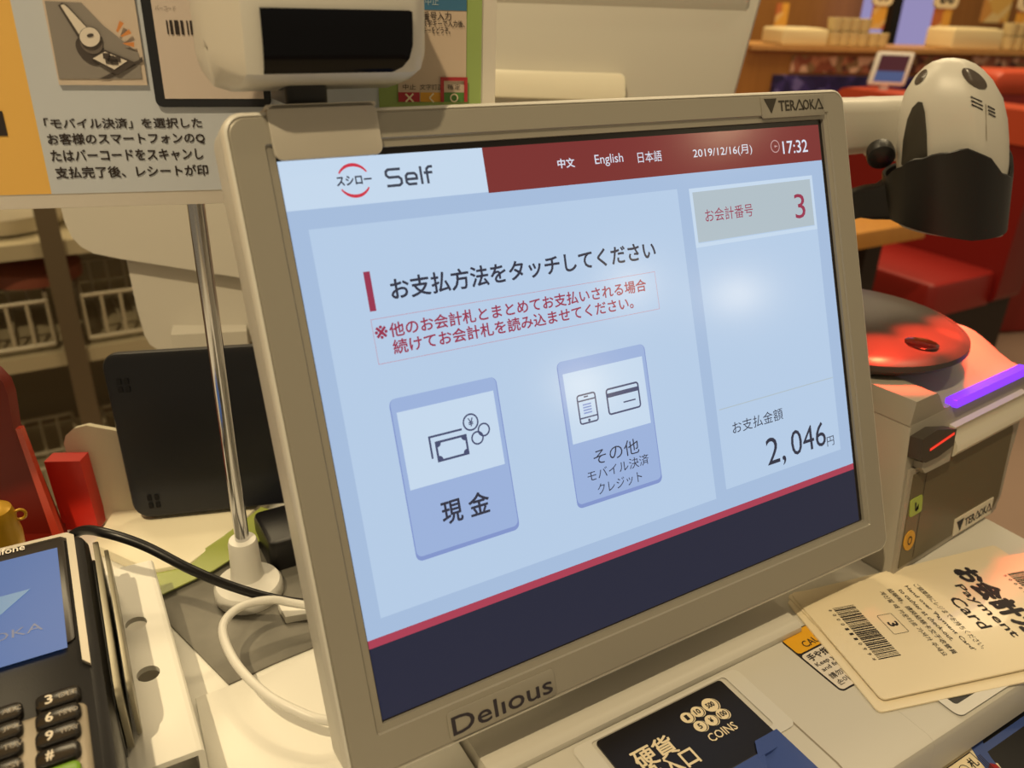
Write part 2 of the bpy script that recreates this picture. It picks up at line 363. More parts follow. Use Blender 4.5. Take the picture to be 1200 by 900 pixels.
class SB(MB):                                   # screen drawing: millimetres right and down from the opening's corner
    def R(s, u0, v0, u1, v1, k, m, r=0): return s.rect(MF, u0 * mm, -v1 * mm, u1 * mm, -v0 * mm, lay(k), m, r * mm)
    def T(s, t, u0, v0, u1, v1, k, m, bold=0): return s.text(MF, t, u0 * mm, -v1 * mm, u1 * mm, -v0 * mm, lay(k), m, bold, 3)
    def O(s, u0, v0, u1, v1, wd, k, m, r=0):
        return s.ring(MF, rrect(u0 * mm, -v1 * mm, u1 * mm, -v0 * mm, r * mm), rrect((u0 + wd) * mm, -(v1 - wd) * mm, (u1 - wd) * mm, -(v0 + wd) * mm, max(0, r - wd) * mm), lay(k), m)
    def C(s, u, v, r, k, m): return s.poly(MF, ell(u * mm, -v * mm, r * mm), lay(k), m)
    def CR(s, u, v, r, wd, k, m): return s.ring(MF, ell(u * mm, -v * mm, r * mm), ell(u * mm, -v * mm, (r - wd) * mm), lay(k), m)
    def arc(s, u, v, r, wd, a0, a1, k, m):
        P = []; Q = []
        for j in range(25):
            t = math.radians(a0 + (a1 - a0) * j / 24); e = wd * (.45 + .55 * math.sin(math.pi * j / 24)); P.append((u + r * math.cos(t), -v + r * math.sin(t))); Q.append((u + (r - e) * math.cos(t), -v + (r - e) * math.sin(t)))
        for j in range(24): s.poly(MF, [tuple(c * mm for c in p) for p in (P[j], P[j + 1], Q[j + 1], Q[j])], lay(k), m)
        return s
SB().R(.7, 2.7, 305.6, 199.2, 0, E_BG).build('background_area', dsp)
h = SB(); h.R(.7, 2.7, 90.4, 21.8, 2, E_WH); h.R(90.4, 2.7, 305.6, 22.3, 2, E_RED); h.build('header_bar', dsp)
lg = SB(); lg.arc(30.1, 12.1, 6.9, 1.35, 28, 152, 3, E('logo_red', 'cc3347')); lg.arc(30.1, 12.1, 6.9, 1.35, 208, 332, 3, E('logo_red', 'cc3347'))
lg.T('スシロー', 22.7, 10.0, 37.6, 13.9, 3, E_INK, .035); 
E_SLF = E('slate', '3a4152')
for pts_ in (((50.6, 8.9), (45.2, 8.9), (44.1, 9.7), (44.1, 11.2), (45.1, 12.1), (49.4, 12.1), (50.5, 13), (50.5, 14.7), (49.4, 15.5), (43.8, 15.5)),
             ((52.7, 13.4), (57.5, 13.4), (57.5, 12), (56.6, 11.1), (53.7, 11.1), (52.7, 12), (52.7, 14.6), (53.6, 15.5), (57.3, 15.5)),
             ((59.7, 8.5), (59.7, 15.9)), ((65.3, 8.9), (63.5, 8.9), (62.5, 9.8), (62.5, 15.9)), ((61.0, 11.3), (65.0, 11.3))):
    lg.stroke(MF, [(u * mm, -v * mm) for u, v in pts_][::-1], 1.1 * mm, lay(3), E_SLF)
lg.build('logo', dsp)
h = SB(); h.T('中文', 128.4, 10, 137.9, 14.4, 3, E_TXT, .02); h.T('English', 149.6, 9.6, 166.3, 15.2, 3, E_TXT); h.T('日本語', 175.2, 9.8, 190.3, 15.1, 3, E_TXT); h.build('language_text', dsp); h = SB()
h.T('2019/12/16(月)', 210.9, 10.3, 252.4, 15.9, 3, E_TXT); h.CR(269.9, 12.6, 3.4, .5, 3, E('clock', 'c09a9a')); h.C(269.9, 12.6, .6, 3, E('clock', 'c09a9a')); h.R(269.9, 12.3, 271.6, 12.8, 3, E('clock', 'c09a9a'))
h.T('17:32', 275.6, 10.2, 295.2, 17.1, 3, E_TXT, .01); h.build('date_and_clock', dsp)
h = SB(); h.R(8, 29.5, 197.5, 191.5, 1, E_PAN); h.R(27.0, 48.7, 29.8, 65, 2, E_MAR)
h.T('お支払方法をタッチしてください', 37.4, 52.8, 178.7, 62.0, 2, E_INK, .022); h.build('title_panel', dsp)
h = SB(); h.O(26.6, 68.2, 176.5, 87, .22, 2, E_BOX); h.T('※', 27.4, 71.2, 33.0, 76.8, 2, E_MAR, .02); h.T('他のお会計札とまとめてお支払いされる場合', 33.8, 70.8, 170, 77.0, 2, E_MAR, .02); h.T('続けてお会計札を読み込ませてください。', 34.1, 78.0, 160.7, 84.2, 2, E_MAR, .02); h.build('notice_box', dsp)
def button(u0, u1, name):
    h = SB(); h.R(u0, 102.2, u1, 173.2, 2, E_BTNE, 3); h.R(u0 + .5, 102.2, u1 - .5, 171.3, 3, E_BTN, 2.6); h.R(u0 + 2.6, 108.2, u1 - 2.4, 142, 4, E_WH); return h
h = button(28, 79.4, 'cash')
h.R(45.2, 124.2, 60.6, 133.4, 5, E_ICO)
nt2 = []
for cx_, cy_, a0 in ((46.2, 125.2, 90), (59.6, 125.2, 180), (59.6, 132.4, 270), (46.2, 132.4, 0)):      # pale field with scooped corners
    for q in range(7): t = math.radians(a0 - 15 * q); nt2.append((cx_ + 1.7 * math.cos(t), cy_ + 1.7 * math.sin(t)))
h.poly(MF, [(u * mm, -v * mm) for u, v in nt2], lay(6), E_WH)
h.R(42.6, 121.3, 58.8, 122.2, 5, E_ICO); h.R(42.6, 121.3, 43.5, 131.2, 5, E_ICO)
for (u, v, r) in ((69.3, 124.3, 3.1), (65.6, 127.2, 3.1), (63.5, 119.6, 3.9)): h.C(u, v, r, 5 + (u < 65), E_WH); h.CR(u, v, r, .75, 6 + (u < 65), E_ICO)
h.T('¥', 62.3, 117.7, 64.8, 121.5, 8, E_ICO, .02); h.T('現', 42.8, 151.0, 52.8, 161.3, 5, E_INK, .02); h.T('金', 56.0, 151.0, 66.4, 161.3, 5, E_INK, .02); h.build('cash_button', dsp)
h = button(111.6, 163.8, 'other')
h.O(119.8, 119.5, 130.9, 134, .8, 5, E_ICO, 1.6); h.R(120, 122.3, 130.6, 123.0, 5, E_ICO); h.R(120, 130.6, 130.6, 131.3, 5, E_ICO); h.R(124, 120.7, 126.5, 121.4, 5, E_ICO); h.C(125.3, 132.5, .7, 5, E_ICO)
for k in range(4): h.R(122.8, 124.4 + k * 1.35, 127.6, 125.1 + k * 1.35, 5, E_BTNE)
h.O(136.8, 119.8, 157, 133, .9, 5, E_ICO, 1.8); h.R(137.2, 122.3, 156.6, 124.4, 5, E_ICO); h.R(146.5, 128, 154, 128.7, 5, E_ICO)
h.T('その他', 124.5, 147.4, 152, 155, 5, E_INK); h.T('モバイル決済', 119.6, 156.6, 157, 162, 5, E_INK); h.T('クレジット', 124.3, 164.2, 151.4, 169.6, 5, E_INK); h.build('mobile_and_credit_button', dsp)
h = SB(); h.R(205.2, 30.0, 296.2, 188.5, 1, E_PAN); h.O(205.2, 30, 296.2, 60, 2, 2, E_WH); h.R(207.2, 32, 294.2, 57.5, 2, E_GREY); h.R(207, 145.2, 296, 145.7, 2, E_GREY)
h.T('お会計番号', 213.9, 41.1, 247.9, 47.9, 3, E_MAR); h.T('3', 279.9, 39.3, 288.1, 52.7, 3, E_MAR); h.T('お支払金額', 214.7, 153.9, 252.7, 160.5, 3, E_INK)
h.T('2,', 237.2, 168.5, 251.5, 186.0, 3, E_INK); h.T('046', 256.5, 168.7, 284.8, 182.9, 3, E_INK); h.T('円', 285.4, 178.8, 291.3, 184.4, 3, E_INK); h.build('amount_panel', dsp)
h = SB(); h.R(.7, 199.2, 305.6, 202.8, 1, E_LINE); h.R(.7, 202.8, 305.6, 234.5, 1, E_NAVY); h.build('bottom_bar', dsp)
bd = MB(); bd.prism(MF, rrect(.2592, .0017, .3078, .0130, .0008), .0001, .0007, PLATE, .0002); bp = bd.build('brand_badge', mo, 'grey brand plate at the top right')
lt = MB()
def teraoka(mb, fr, x0, y0, x1, y1, n, m):
    w_ = x1 - x0; hh = y1 - y0
    mb.poly(fr, [(x0, y1), (x0 + .105 * w_, y0), (x0 + .21 * w_, y1)], n, m)
    mb.text(fr, 'TER', x0 + .235 * w_, y0 + .13 * hh, x0 + .52 * w_, y0 + .85 * hh, n, m, .03)
    for q in (.52, .86):
        mb.line(fr, (x0 + q * w_, y0 + .13 * hh), (x0 + (q + .075) * w_, y0 + .85 * hh), w_ * .02, n, m); mb.line(fr, (x0 + (q + .075) * w_, y0 + .85 * hh), (x0 + (q + .14) * w_, y0 + .13 * hh), w_ * .02, n, m)
        mb.line(fr, (x0 + (q + .05) * w_, y0 + .19 * hh), (x0 + (q + .14) * w_, y0 + .19 * hh), w_ * .016, n, m)
    mb.text(fr, 'OK', x0 + .65 * w_, y0 + .13 * hh, x0 + .855 * w_, y0 + .85 * hh, n, m, .02)
teraoka(lt, MF, .2612, .0040, .3065, .0118, .0009, mat('dark_lettering', '3a352c', .4, .3))
lt.build('lettering', bp)
bd = MB(); bd.prism(MF, rrect(.0276, -.2546, .0832, -.2415, .0022), .0001, .0007, PLATE, .0002); bp = bd.build('model_badge', mo, 'grey name plate at the bottom left')
lt = MB(); lt.text(MF, 'Delıous', .0292, -.2526, .0812, -.2440, .0009, mat('dark_violet_lettering', '2a2530', .4), .012, 3); lt.build('lettering', bp)

# ---------------------------------------------------------------- sensor unit clamped on the monitor
su = thing('sensor_unit', (.025, .02, .288), 'white rounded sensor unit with black glossy window clipped on top of the monitor', 'sensor')
pl = MB(); pl.prism(MF, rrect(-.0008, -.0032, .0432, .0176, .0035), .0003, .0014, mat('bracket_paint', 'b9b3a8', .42, .15), .0003)
pl.loft([[MF(x, y, n) for x, y in rrect(-.0005, .0160, .0430, .0176)] for n in (-.042, .0014)], mat('bracket_paint', 'b9b3a8'))
pl.build('mounting_plate', su, 'flat grey plate hooked over the monitor edge')
nk = MB(); nk.loft([[Vector((x, y, z)) for x, y in rrect(.009, .010, .026, .034, .003)] for z in (.2860, .2930, .3030)], BLACK); nk.build('neck', su, 'black neck')
UX0, UX1 = -.0040, .0555
def uprof(s, d=0): # outline in (y, z) of the sensor head
    return [(-.0052 + d, .2985 + d), (.008, .2935 + d), (.022, .2900 + d), (.042, .2940 + d), (.049 - d, .312), (.050 - d, .335), (.045 - d, .352), (.030, .357 - d), (.010, .355 - d), (.0 + d, .347 - d), (-.006 + d, .335 - d), (-.0065 + d, .318), (-.0062 + d, .306)]
sb = MB(); L = []
for x, d, dy in ((-.0165, .010, .030), (-.0160, .006, .026), (-.0148, .002, .020), (-.0085, .0, .0025), (UX0, 0, 0), (UX1, 0, 0), (UX1 + .004, .001, .001), (UX1 + .0085, .005, .004), (UX1 + .010, .010, .008)):
    pts = uprof(0, d); L.append([Vector((x, y + dy * max(0, 1 - (y + .0065) / .03), z)) for y, z in pts])
sb.loft(L, SHELL); sb.build('shell', su)
wn = MB(); L = []
for j, (y, z) in enumerate([(-.0046, .2986), (-.0056, .3005), (-.0064, .3035), (-.0070, .3085), (-.0072, .3140), (-.0072, .3200), (-.0069, .3205)]):
    e = (.006, .003, .001, 0, 0, 0, .0008)[j]; L.append([Vector((UX0 + (x - UX0) * 1, y - .0006, z)) for x in (UX0 + .001, UX0 + .003, .01, .03, .05 - e, UX1 - .001 - e * 1.3)])
wn.loft(L, GLASSB, False, False, False); wn.build('window', su, 'glossy black window')

# ---------------------------------------------------------------- sign on a chrome pole
PB = at(293, 697, z=0.0)
sg = thing('sign_stand', (PB.x, PB.y, 0), 'instruction sign of printed panels held up by a chrome pole with white foot', 'sign')
ps = MB(); ps.lathe(WF, PB.x, PB.y, [(.0, .0), (.0185, .0), (.0195, .002), (.0195, .008), (.0180, .0105), (.012, .0125), (.0095, .0150), (.0088, .020), (.0082, .038), (.0075, .0405), (.0050, .041), (.0, .041)], WHITE, 36); ps.build('foot', sg, 'round white plastic foot')
ps = MB(); ps.lathe(WF, PB.x, PB.y, [(.0, .038), (.0040, .038), (.0040, .235), (.0, .235)], CHROME, 24); ps.build('pole', sg, 'chrome pole')
a15 = math.radians(-15.5); SO = Vector((PB.x, PB.y - .007, .2005)); SF = F(SO, (math.cos(a15), math.sin(a15), 0), (0, 0, 1))
def S2(x, y): return SF.px(x, y, .0025)
xR = S2(582, 50)[0]; yB = S2(120, 243)[1]
xL = xR - .60
bo = MB(); bo.box(SF, xL, yB, xR, yB + .30, -.003, .002, mat('sign_board', 'e2dbd2', .4), bev=.0006); bo.build('board', sg)
PAPER = mat('poster_paper', 'c6ccd6', .6); YEL = mat('poster_yellow', 'eab95e', .6)
pp = MB(); ye = S2(60, 225)[0]; ytop = yB + .298; yb2 = yB + .0065; xg = S2(442, 60)[0]
pp.rect(SF, xL + .002, yb2, ye, ytop, .0023, YEL); pp.rect(SF, ye, yb2, xg, ytop, .0023, PAPER); pp.build('printed_panel', sg, 'grey blue panel with a yellow band')
tx = MB(); TXT = mat('poster_ink', '2b211f', .6)
for t, xl, yl0, yl1, xr, yr0, yr1, tot in (('「モバイル決済」を選択した', 53, 137, 151, 236, 139, 150, 0), ('お客様のスマートフォンのQ', 57, 157, 171, 239, 154, 168, 0), ('たはバーコードをスキャンし', 61, 176, 190, 237, 173, 187, 0), ('支払完了後、レシートが印', 66, 195, 209, 243, 193, 206, 0)):
    a = S2(xl, yl1); b = S2(xr, yr0); c = S2(xl, yl0); d = S2(xr, yr1)
    tx.text(SF, t, a[0], (a[1] + d[1]) / 2, b[0], (b[1] + c[1]) / 2, .0026, TXT, .022)
a = S2(0, 133); tx.rect(SF, a[0] - .008, a[1] - .009, a[0] + .001, a[1] + .001, .0026, TXT)
tx.build('printed_text', sg)
ph = MB(); c = [S2(52, 0), S2(158, -6), S2(172, 99), S2(68, 100)]
ax0, ax1 = (c[0][0] + c[3][0]) / 2, (c[1][0] + c[2][0]) / 2; ay0 = (c[2][1] + c[3][1]) / 2; ay1 = ay0 + .080
ph.box(SF, ax0, ay0, ax1, ay1, .002, .0034, mat('photo_paper', 'd0c0b0', .5))
PW = lambda x, y: S2(x, y)
GRY = mat('picture_grey', '8d8680', .6); DRK = mat('picture_dark', '4a423e', .6); OFFW = mat('picture_white', 'e2d8cc', .6); ORN = mat('picture_orange', 'd58a4c', .6)
ph.poly(SF, [PW(70, 92), PW(167, 92), PW(163, 62), PW(122, 30), PW(96, 3), PW(53, 1)], .0037, GRY)
ph.poly(SF, [PW(163, 70), PW(167, 66), PW(168, 72), PW(128, 92), PW(117, 92)], .0039, DRK)
def pe(X, Y, a, b, rot, n, m): ph.poly(SF, [PW(*q) for q in ell(X, Y, a, b, 28, rot)], n, m)
pe(107, 59, 21, 13, .75, .0040, DRK); pe(108, 51, 14, 11, .6, .0042, mat('picture_mid', '6b625c', .6)); 
ph.poly(SF, [PW(69, 6), PW(74, 3), PW(80, 6), PW(113, 42), PW(95, 48)], .0043, DRK); ph.poly(SF, [PW(72, 6), PW(76, 5), PW(80, 8), PW(112, 42), PW(97, 45)], .0045, OFFW)
pe(106.5, 43.5, 13, 12, .5, .0047, DRK); pe(106.5, 43, 12.1, 11.1, .5, .0048, OFFW); pe(107, 41, 4, 2.1, -.2, .0050, DRK)
ph.poly(SF, [PW(107, 68), PW(124, 58), PW(160, 73), PW(139, 88)], .0044, DRK); ph.poly(SF, [PW(110, 68), PW(124, 60), PW(150, 71), PW(135, 81)], .0046, OFFW)
for q in ((126, 65), (131, 68), (135, 72), (129, 71), (138, 69)): a = S2(*q); ph.rect(SF, a[0] - .0014, a[1] - .0011, a[0] + .0014, a[1] + .0011, .0048, DRK)
for q in (((137, 36), (141, 24), (146, 27), (139, 38)), ((142, 42), (152, 34), (155, 39), (144, 43)), ((144, 50), (158, 49), (158, 55), (148, 52))): ph.poly(SF, [PW(*v) for v in q], .0046, ORN)
ph.build('scanning_picture', sg, 'small picture of a hand scanner reading a phone')
tb = MB(); b0 = S2(190, 128); b1 = S2(306, 124); t0 = S2(171, 0)
tb.box(SF, b0[0] - .002, b0[1] + .001, S2(318, 120)[0], b0[1] + .095, .002, .0036, mat('phone_frame', '1f2127', .4), .003)
tb.rect(SF, b0[0] + .002, b0[1] + .0045, S2(318, 120)[0] - .003, b0[1] + .09, .0039, mat('phone_paper', 'd2c4ba', .5))
bx = S2(197, 40); bx2 = S2(226, 24)
xx = bx[0]; wseq = [1, 1, 2, 1, 3, 1, 2, 2, 1, 1, 3, 1, 1, 2, 1, 1, 2]
for k, q in enumerate(wseq):
    if k % 2 == 0: tb.rect(SF, xx, bx[1], xx + .00055 * q, bx2[1], .0042, TXT)
    xx += .00055 * q + .0001
a = S2(182, 9); tb.text(SF, 'バーコード', a[0], a[1] - .001, a[0] + .008, a[1] + .001, .0042, mat('pale_ink', '8a7d74', .6))
tb.build('phone_picture', sg, 'picture of a dark framed phone with a bar code')
GRN = mat('card_green', '94ab62', .6); gp = MB(); g1 = S2(564, 60)[0]; yb3 = yB + .0015
gp.box(SF, xg, yb3, g1, ytop, .002, .0030, GRN)
k0 = S2(494, 60)[0]; k1 = S2(546, 60)[0]; kb = S2(520, 119)[1]; kt = S2(520, 12)[1]; kl = S2(465, 60)[0]
gp.rect(SF, kl, kb, k1, ytop - .02, .0034, mat('keypad_paper', 'c9b5a2', .5)); gp.rect(SF, kl, kt, k1, ytop - .02, .0036, mat('card_blue', '3a6f96', .6))
p = S2(498, 11); gp.text(SF, '中止', p[0], p[1] + .0018, p[0] + .006, p[1] + .0050, .0038, mat('card_pale', 'a8b8c0', .6))
for t, xl, yl, xr, yr, hh in (('証番号入力', 486, 23, 528, 15, .0036), ('数字キーで入力後、', 494, 31, 544, 25, .0029), ('キーをどうぞ。', 495, 39, 527, 32, .0029)):
    a = S2(xl, yl); b = S2(xr, yr); gp.text(SF, t, a[0], a[1], b[0], a[1] + hh, .0038, TXT, .008)
kc = [S2(466, 100)[0], S2(492, 100)[0], S2(518, 100)[0], S2(545, 100)[0]]; kt2 = S2(500, 108)[1]
for j, (m, t, s_) in enumerate(((mat('key_red', 'ae2f3c', .5), '中止', 'x'), (mat('key_orange', 'd29a34', .5), '文字訂正', '<'), (mat('key_green', '4f8038', .5), '確定', 'o'))):
    gp.rect(SF, kc[j], kb, kc[j + 1] - .0004, kt2, .0036, m); xm = (kc[j] + kc[j + 1]) / 2; ym = (kb + kt2) / 2 - .0003
    gp.text(SF, t, xm - .0012 * len(t) - .0006, kt2 + .0012, xm + .0012 * len(t) + .0006, kt2 + .0036, .0038, TXT)
    if s_ == 'x': gp.line(SF, (xm - .0018, ym - .0018), (xm + .0018, ym + .0018), .0008, .0038, CREAM); gp.line(SF, (xm - .0018, ym + .0018), (xm + .0018, ym - .0018), .0008, .0039, CREAM)
    if s_ == '<': gp.line(SF, (xm - .001, ym), (xm + .001, ym + .002), .0007, .0038, CREAM); gp.line(SF, (xm - .001, ym), (xm + .001, ym - .002), .0007, .0039, CREAM)
    if s_ == 'o': gp.ring(SF, ell(xm, ym, .0020), ell(xm, ym, .0013), .0038, CREAM)
gp.ring(SF, rrect(kc[2] - .001, kb, kc[3] + .0008, kt2 + .0068), rrect(kc[2] + .0006, kb, kc[3] - .0008, kt2 + .0052), .0042, mat('frame_red', 'a82c33', .5))
gp.build('keypad_card', sg, 'green edged picture of a card keypad')

# ---------------------------------------------------------------- white machines behind
rm = thing('register_display', (.42, .40, .0), 'big white display housing with its back behind the monitor and sign', 'display')
RO = at(740, 60, D=.80); RFm = F(RO, (.86, -.51, 0), (0, .18, .98))
def R2(x, y): return RFm.px(x, y)
tl, tr, br, bl = R2(560, -90), R2(930, -90), R2(845, 150), R2(560, 190)
mb = MB(); outl = [bl, br, (br[0] + .006, br[1] + .02), tr, tl]
outl = [bl, br, tr, tl]
mb.prism(RFm, outl, -.10, -.004, BEIGE, .012)  # white housing in a greyer plastic: its shade is put into the colour
c0 = R2(560, 22); c1 = R2(880, 14); 
mb.loft([[RFm(x, c0[1] + dy, n) for dy, n in ((-.001, -.006), (.002, -.004), (.012, .004), (.03, .008), (.09, .008), (.09, -.006))] for x in (tl[0] - .01, c1[0])], BEIGE)
mb.build('housing', rm)
b0, b1 = R2(583, 130), R2(729, 88); mb = MB(); mb.box(RFm, b0[0] - .05, b0[1], b1[0], b1[1], -.0035, .010, mat('ivory_plastic', 'efe8d2', .4), .006, .002); mb.build('cover_block', rm, 'paler block low on its back')
mb = MB(); lo = at(740, 120, D=.80); mb.loft([[Vector((lo.x + dx, lo.y + dy, z)) for dx, dy in ((-.05, .02), (.05, -.04), (.09, .03), (-.01, .09))] for z in (-.0595, lo.z - .035)], BEIGE); mb.build('stand', rm)

lm = thing('tablet_holder', (-.02, .42, 0), 'white plastic holder with rounded wings above the black tablet', 'holder')
LO = at(160, 330, D=.70); LFm = F(LO, (.90, -.43, 0), (0, .1, .99))
def L2(x, y): return LFm.px(x, y)
mb = MB(); up = [L2(*p) for p in ((360, 150), (60, 150), (76, 247), (79, 262), (87, 281), (98, 292), (112, 299), (143, 304), (195, 310), (360, 330))]
mb.prism(LFm, up[::-1], .02, .000, BEIGE, .004) if False else mb.loft([[LFm(x, y, n) for x, y in up] for n in (-.018, -.002, 0)], BEIGE)
lw = [L2(*p) for p in ((360, 290), (143, 290), (143, 306), (147, 330), (153, 365), (161, 398), (167, 409), (178, 416), (192, 418), (215, 414), (360, 388))]
mb.loft([[LFm(x, y, n - .012) for x, y in lw] for n in (-.018, -.002, 0)], BEIGE); mb.build('back_cover', lm)  # white cover darkened the same way, shade carried by the greyer plastic
mb = MB(); ft = at(240, 560, D=.70)
mb.loft([[Vector((ft.x + dx + .03, ft.y + dy + .05, z)) for dx, dy in ((-.03, .02), (.03, 0), (.04, .04), (-.02, .06))] for z in (.0005, .05)], BEIGE); mb.build('stand', lm)

# black tablet leaning on a cream stand
tbt = thing('tablet', (-.02, .20, .01), 'black tablet seen from behind leaning on the cream stand', 'tablet')
T0 = at(160, 609, z=.0108); TX = Vector((.955, -.297, 0)); p_ = at(115, 418, D=.61)
TFm = F(T0, TX, Vector((0, .30, .954)))
hT = TFm.px(117, 415)[1]; wT = .205
mb = MB(); mb.prism(TFm, rrect(-.001, 0, wT, hT, .010), -.009, 0, mat('tablet_black', '20222a', .38, bump=.06, scale=1500), .003); mb.build('back_shell', tbt)
for (X, Y) in ((160, 448), (182, 585)):
    mb = MB(); c = TFm.px(X, Y)
    for dx in (-.0022, .0022):
        for dy in (-.0026, .0026): mb.box(TFm, c[0] + dx - .0013, c[1] + dy - .0019, c[0] + dx + .0013, c[1] + dy + .0019, -.0005, .0006, BLACK, .0005)
    mb.build('rubber_foot', tbt, 'small black rubber foot')
st = thing('tablet_stand', (-.05, .26, 0), 'cream plastic stand under the black tablet', 'stand')
mb = MB(); CRM = mat('cream_plastic', 'f1e9cf', .4)
SFm = F(T0 + Vector((0, .006, 0)) - TX * .0, TX, Vector((0, .30, .954)))
def s2(x, y): return SFm.px(x, y, -.012)
sp = [(s2(*p)[0], max(s2(*p)[1], -.0075)) for p in ((175, 640), (300, 620), (300, 520), (128, 502), (112, 500), (97, 505), (87, 514), (84, 524), (106, 640))]
mb.loft([[SFm(x, y, n) for x, y in sp] for n in (-.020, -.0135, -.012)], CRM); mb.build('backrest', st)
mb = MB(); mb.prism(WF, [tuple(at(*p, z=.012).xy) for p in ((106, 630), (176, 661), (222, 652), (268, 618), (300, 588), (330, 560), (150, 560))], .0005, .0075, CRM, .002); mb.build('base', st)

# ---------------------------------------------------------------- platform and things on the left
o = MB().prism(WF, [(-.52, -.42), (.044, -.42), (.044, .40), (-.050, .40), (-.050, .215), (-.52, .215)], -.0595, 0, WMETAL, .002).build('equipment_platform'); tag(o, 'cream platform beside the payment machine carrying the card terminal', 'platform')
def pts(z, *P): return [tuple(at(x, y, z=z).xy) for x, y in P]
o = MB().prism(WF, pts(.001, (176, 708), (228, 632), (330, 600), (395, 640), (400, 745), (322, 777), (268, 802))[::-1], .0002, .0012, ALU, .0003).build('metal_sheet'); tag(o, 'grey bare metal sheet lying under the chrome pole foot', 'sheet')
o = MB().prism(WF, pts(.003, (229, 818), (285, 797), (300, 795), (420, 742), (470, 850), (420, 960), (262, 990))[::-1], .0014, .0030, WMETAL, .0004).build('white_plate'); tag(o, 'cream flat plate in the foreground left of the monitor', 'plate')
o = MB().prism(WF, pts(.003, (326, 712), (360, 705), (370, 722), (335, 728))[::-1], .0014, .006, WMETAL, .0004).build('small_block'); tag(o, 'tiny cream block by the monitor edge next to the pole foot', 'block')
GT = mat('green_film', 'adb95c', .25, spec=.5, noise=.08, scale=40, alpha=.72)
gpts = [at(x, y, z=z) for x, y, z in ((182, 700, .004), (174, 664, .005), (222, 655, .0055), (262, 628, .010), (306, 594, .016), (327, 600, .016), (322, 622, .010), (286, 645, .006), (250, 668, .0045))]
mb = MB(); mb.loft([[p + Vector((0, 0, d)) for p in gpts] for d in (-.0008, 0)], GT); o = mb.build('green_film'); tag(o, 'crumpled green translucent film strip behind the pole foot', 'film')
pa = at(332, 648, z=0); o = MB().box(WF, pa.x - .012, pa.y - .018, pa.x + .05, pa.y + .022, .0014, .022, BLACK, .005, .003).build('dark_filler'); tag(o, 'small added black adapter block behind the pole foot', 'filler')  # added black block standing in for the dark shadow patches here
# white bracket with two holes
br_ = MB(); BZ = .030
B = [at(*p, z=BZ) for p in ((112, 678), (180, 657), (238, 872), (120, 921))]
ex_ = (B[1] - B[0]).normalized()
BFm = F((-.066, -.040, BZ), (math.cos(.10), -math.sin(.02), 0), (0, 1, 0)); BFm = F((-.0655, -.041, BZ), (1, -.03, 0), (.015, 1, 0))
H1 = BFm.px(163, 730); H2 = BFm.px(176, 789)
W0, Lq = -.11, .146
def strip(y0, y1, holes): pass
xs = [W0, H1[0] - .012, H1[0] + .012, -.003]
ys = [0, H2[1] - .012, H2[1] + .012, H1[1] - .012, H1[1] + .012, Lq]
for n_, flip in ((0, 0), (-.003, 1)):
    for yi in range(5):
        for xi in range(3):
            hole = xi == 1 and yi in (1, 3)
            x0, x1, y0, y1 = xs[xi], xs[xi + 1], ys[yi], ys[yi + 1]
            if not hole: br_.rect(BFm, x0, y0, x1, y1, n_, WMETAL)
            else:
                c = (H2 if yi == 1 else H1); k = 32; inn = ell(c[0], c[1], .0052, .0052, k); out = []
                for j in range(k):
                    t = 2 * math.pi * j / k; dx, dy = math.cos(t), math.sin(t); s_ = 1 / max(abs(dx), abs(dy)); out.append(((x0 + x1) / 2 + dx * s_ * (x1 - x0) / 2, (y0 + y1) / 2 + dy * s_ * (y1 - y0) / 2))
                br_.ring(BFm, out, inn, n_, WMETAL)
                if n_ == 0: br_.loft([[BFm(x, y, 0) for x, y in inn], [BFm(x, y, -.003) for x, y in inn]], WMETAL, False, False)
br_.loft([[BFm(x, y, n) for x, n in ((-.003, 0), (-.0012, -.0003), (-.0003, -.0012), (0, -.003), (0, -.0298), (-.003, -.0298), (-.003, -.003))] for y in (0, Lq)], WMETAL)
br_.loft([[BFm(W0, y, n) for y, n in ((0, -.003), (0, 0), (.0, 0))] + [BFm(-.003, 0, 0), BFm(-.003, 0, -.003)]], WMETAL) if False else None
br_.rect(F(BFm(0, 0, 0), BFm.x, (0, 0, 1)), W0, -.003, -.003, 0, 0, WMETAL)
br_.box(BFm, W0, 0, W0 + .003, Lq, -.0298, -.003, WMETAL)
o = br_.build('terminal_bracket'); tag(o, 'cream metal bracket plate with two round holes right of the card terminal', 'bracket')
cl = thing('terminal_clamp', (-.088, .03, .0305), 'grey upright clamp of thin plates standing on the holed bracket', 'clamp')
CLP = mat('clamp_metal', '8a8472', .35, .5)
for (x0, x1, y0, y1, z1, nm, m) in ((-.0906, -.0880, -.030, .090, .064, 'side_plate', CLP), (-.0862, -.0842, -.024, .086, .060, 'side_plate', CLP), (-.0932, -.0912, -.034, .086, .056, 'backing_strip', BLACK)):
    mb = MB(); mb.prism(F((x0, .085, 0) , (.028, 1, 0), (0, 0, 1)), rrect(y0 - .085, .0303, y1 - .085, z1, .006), 0, x1 - x0, m, .0005); mb.build(nm, cl)

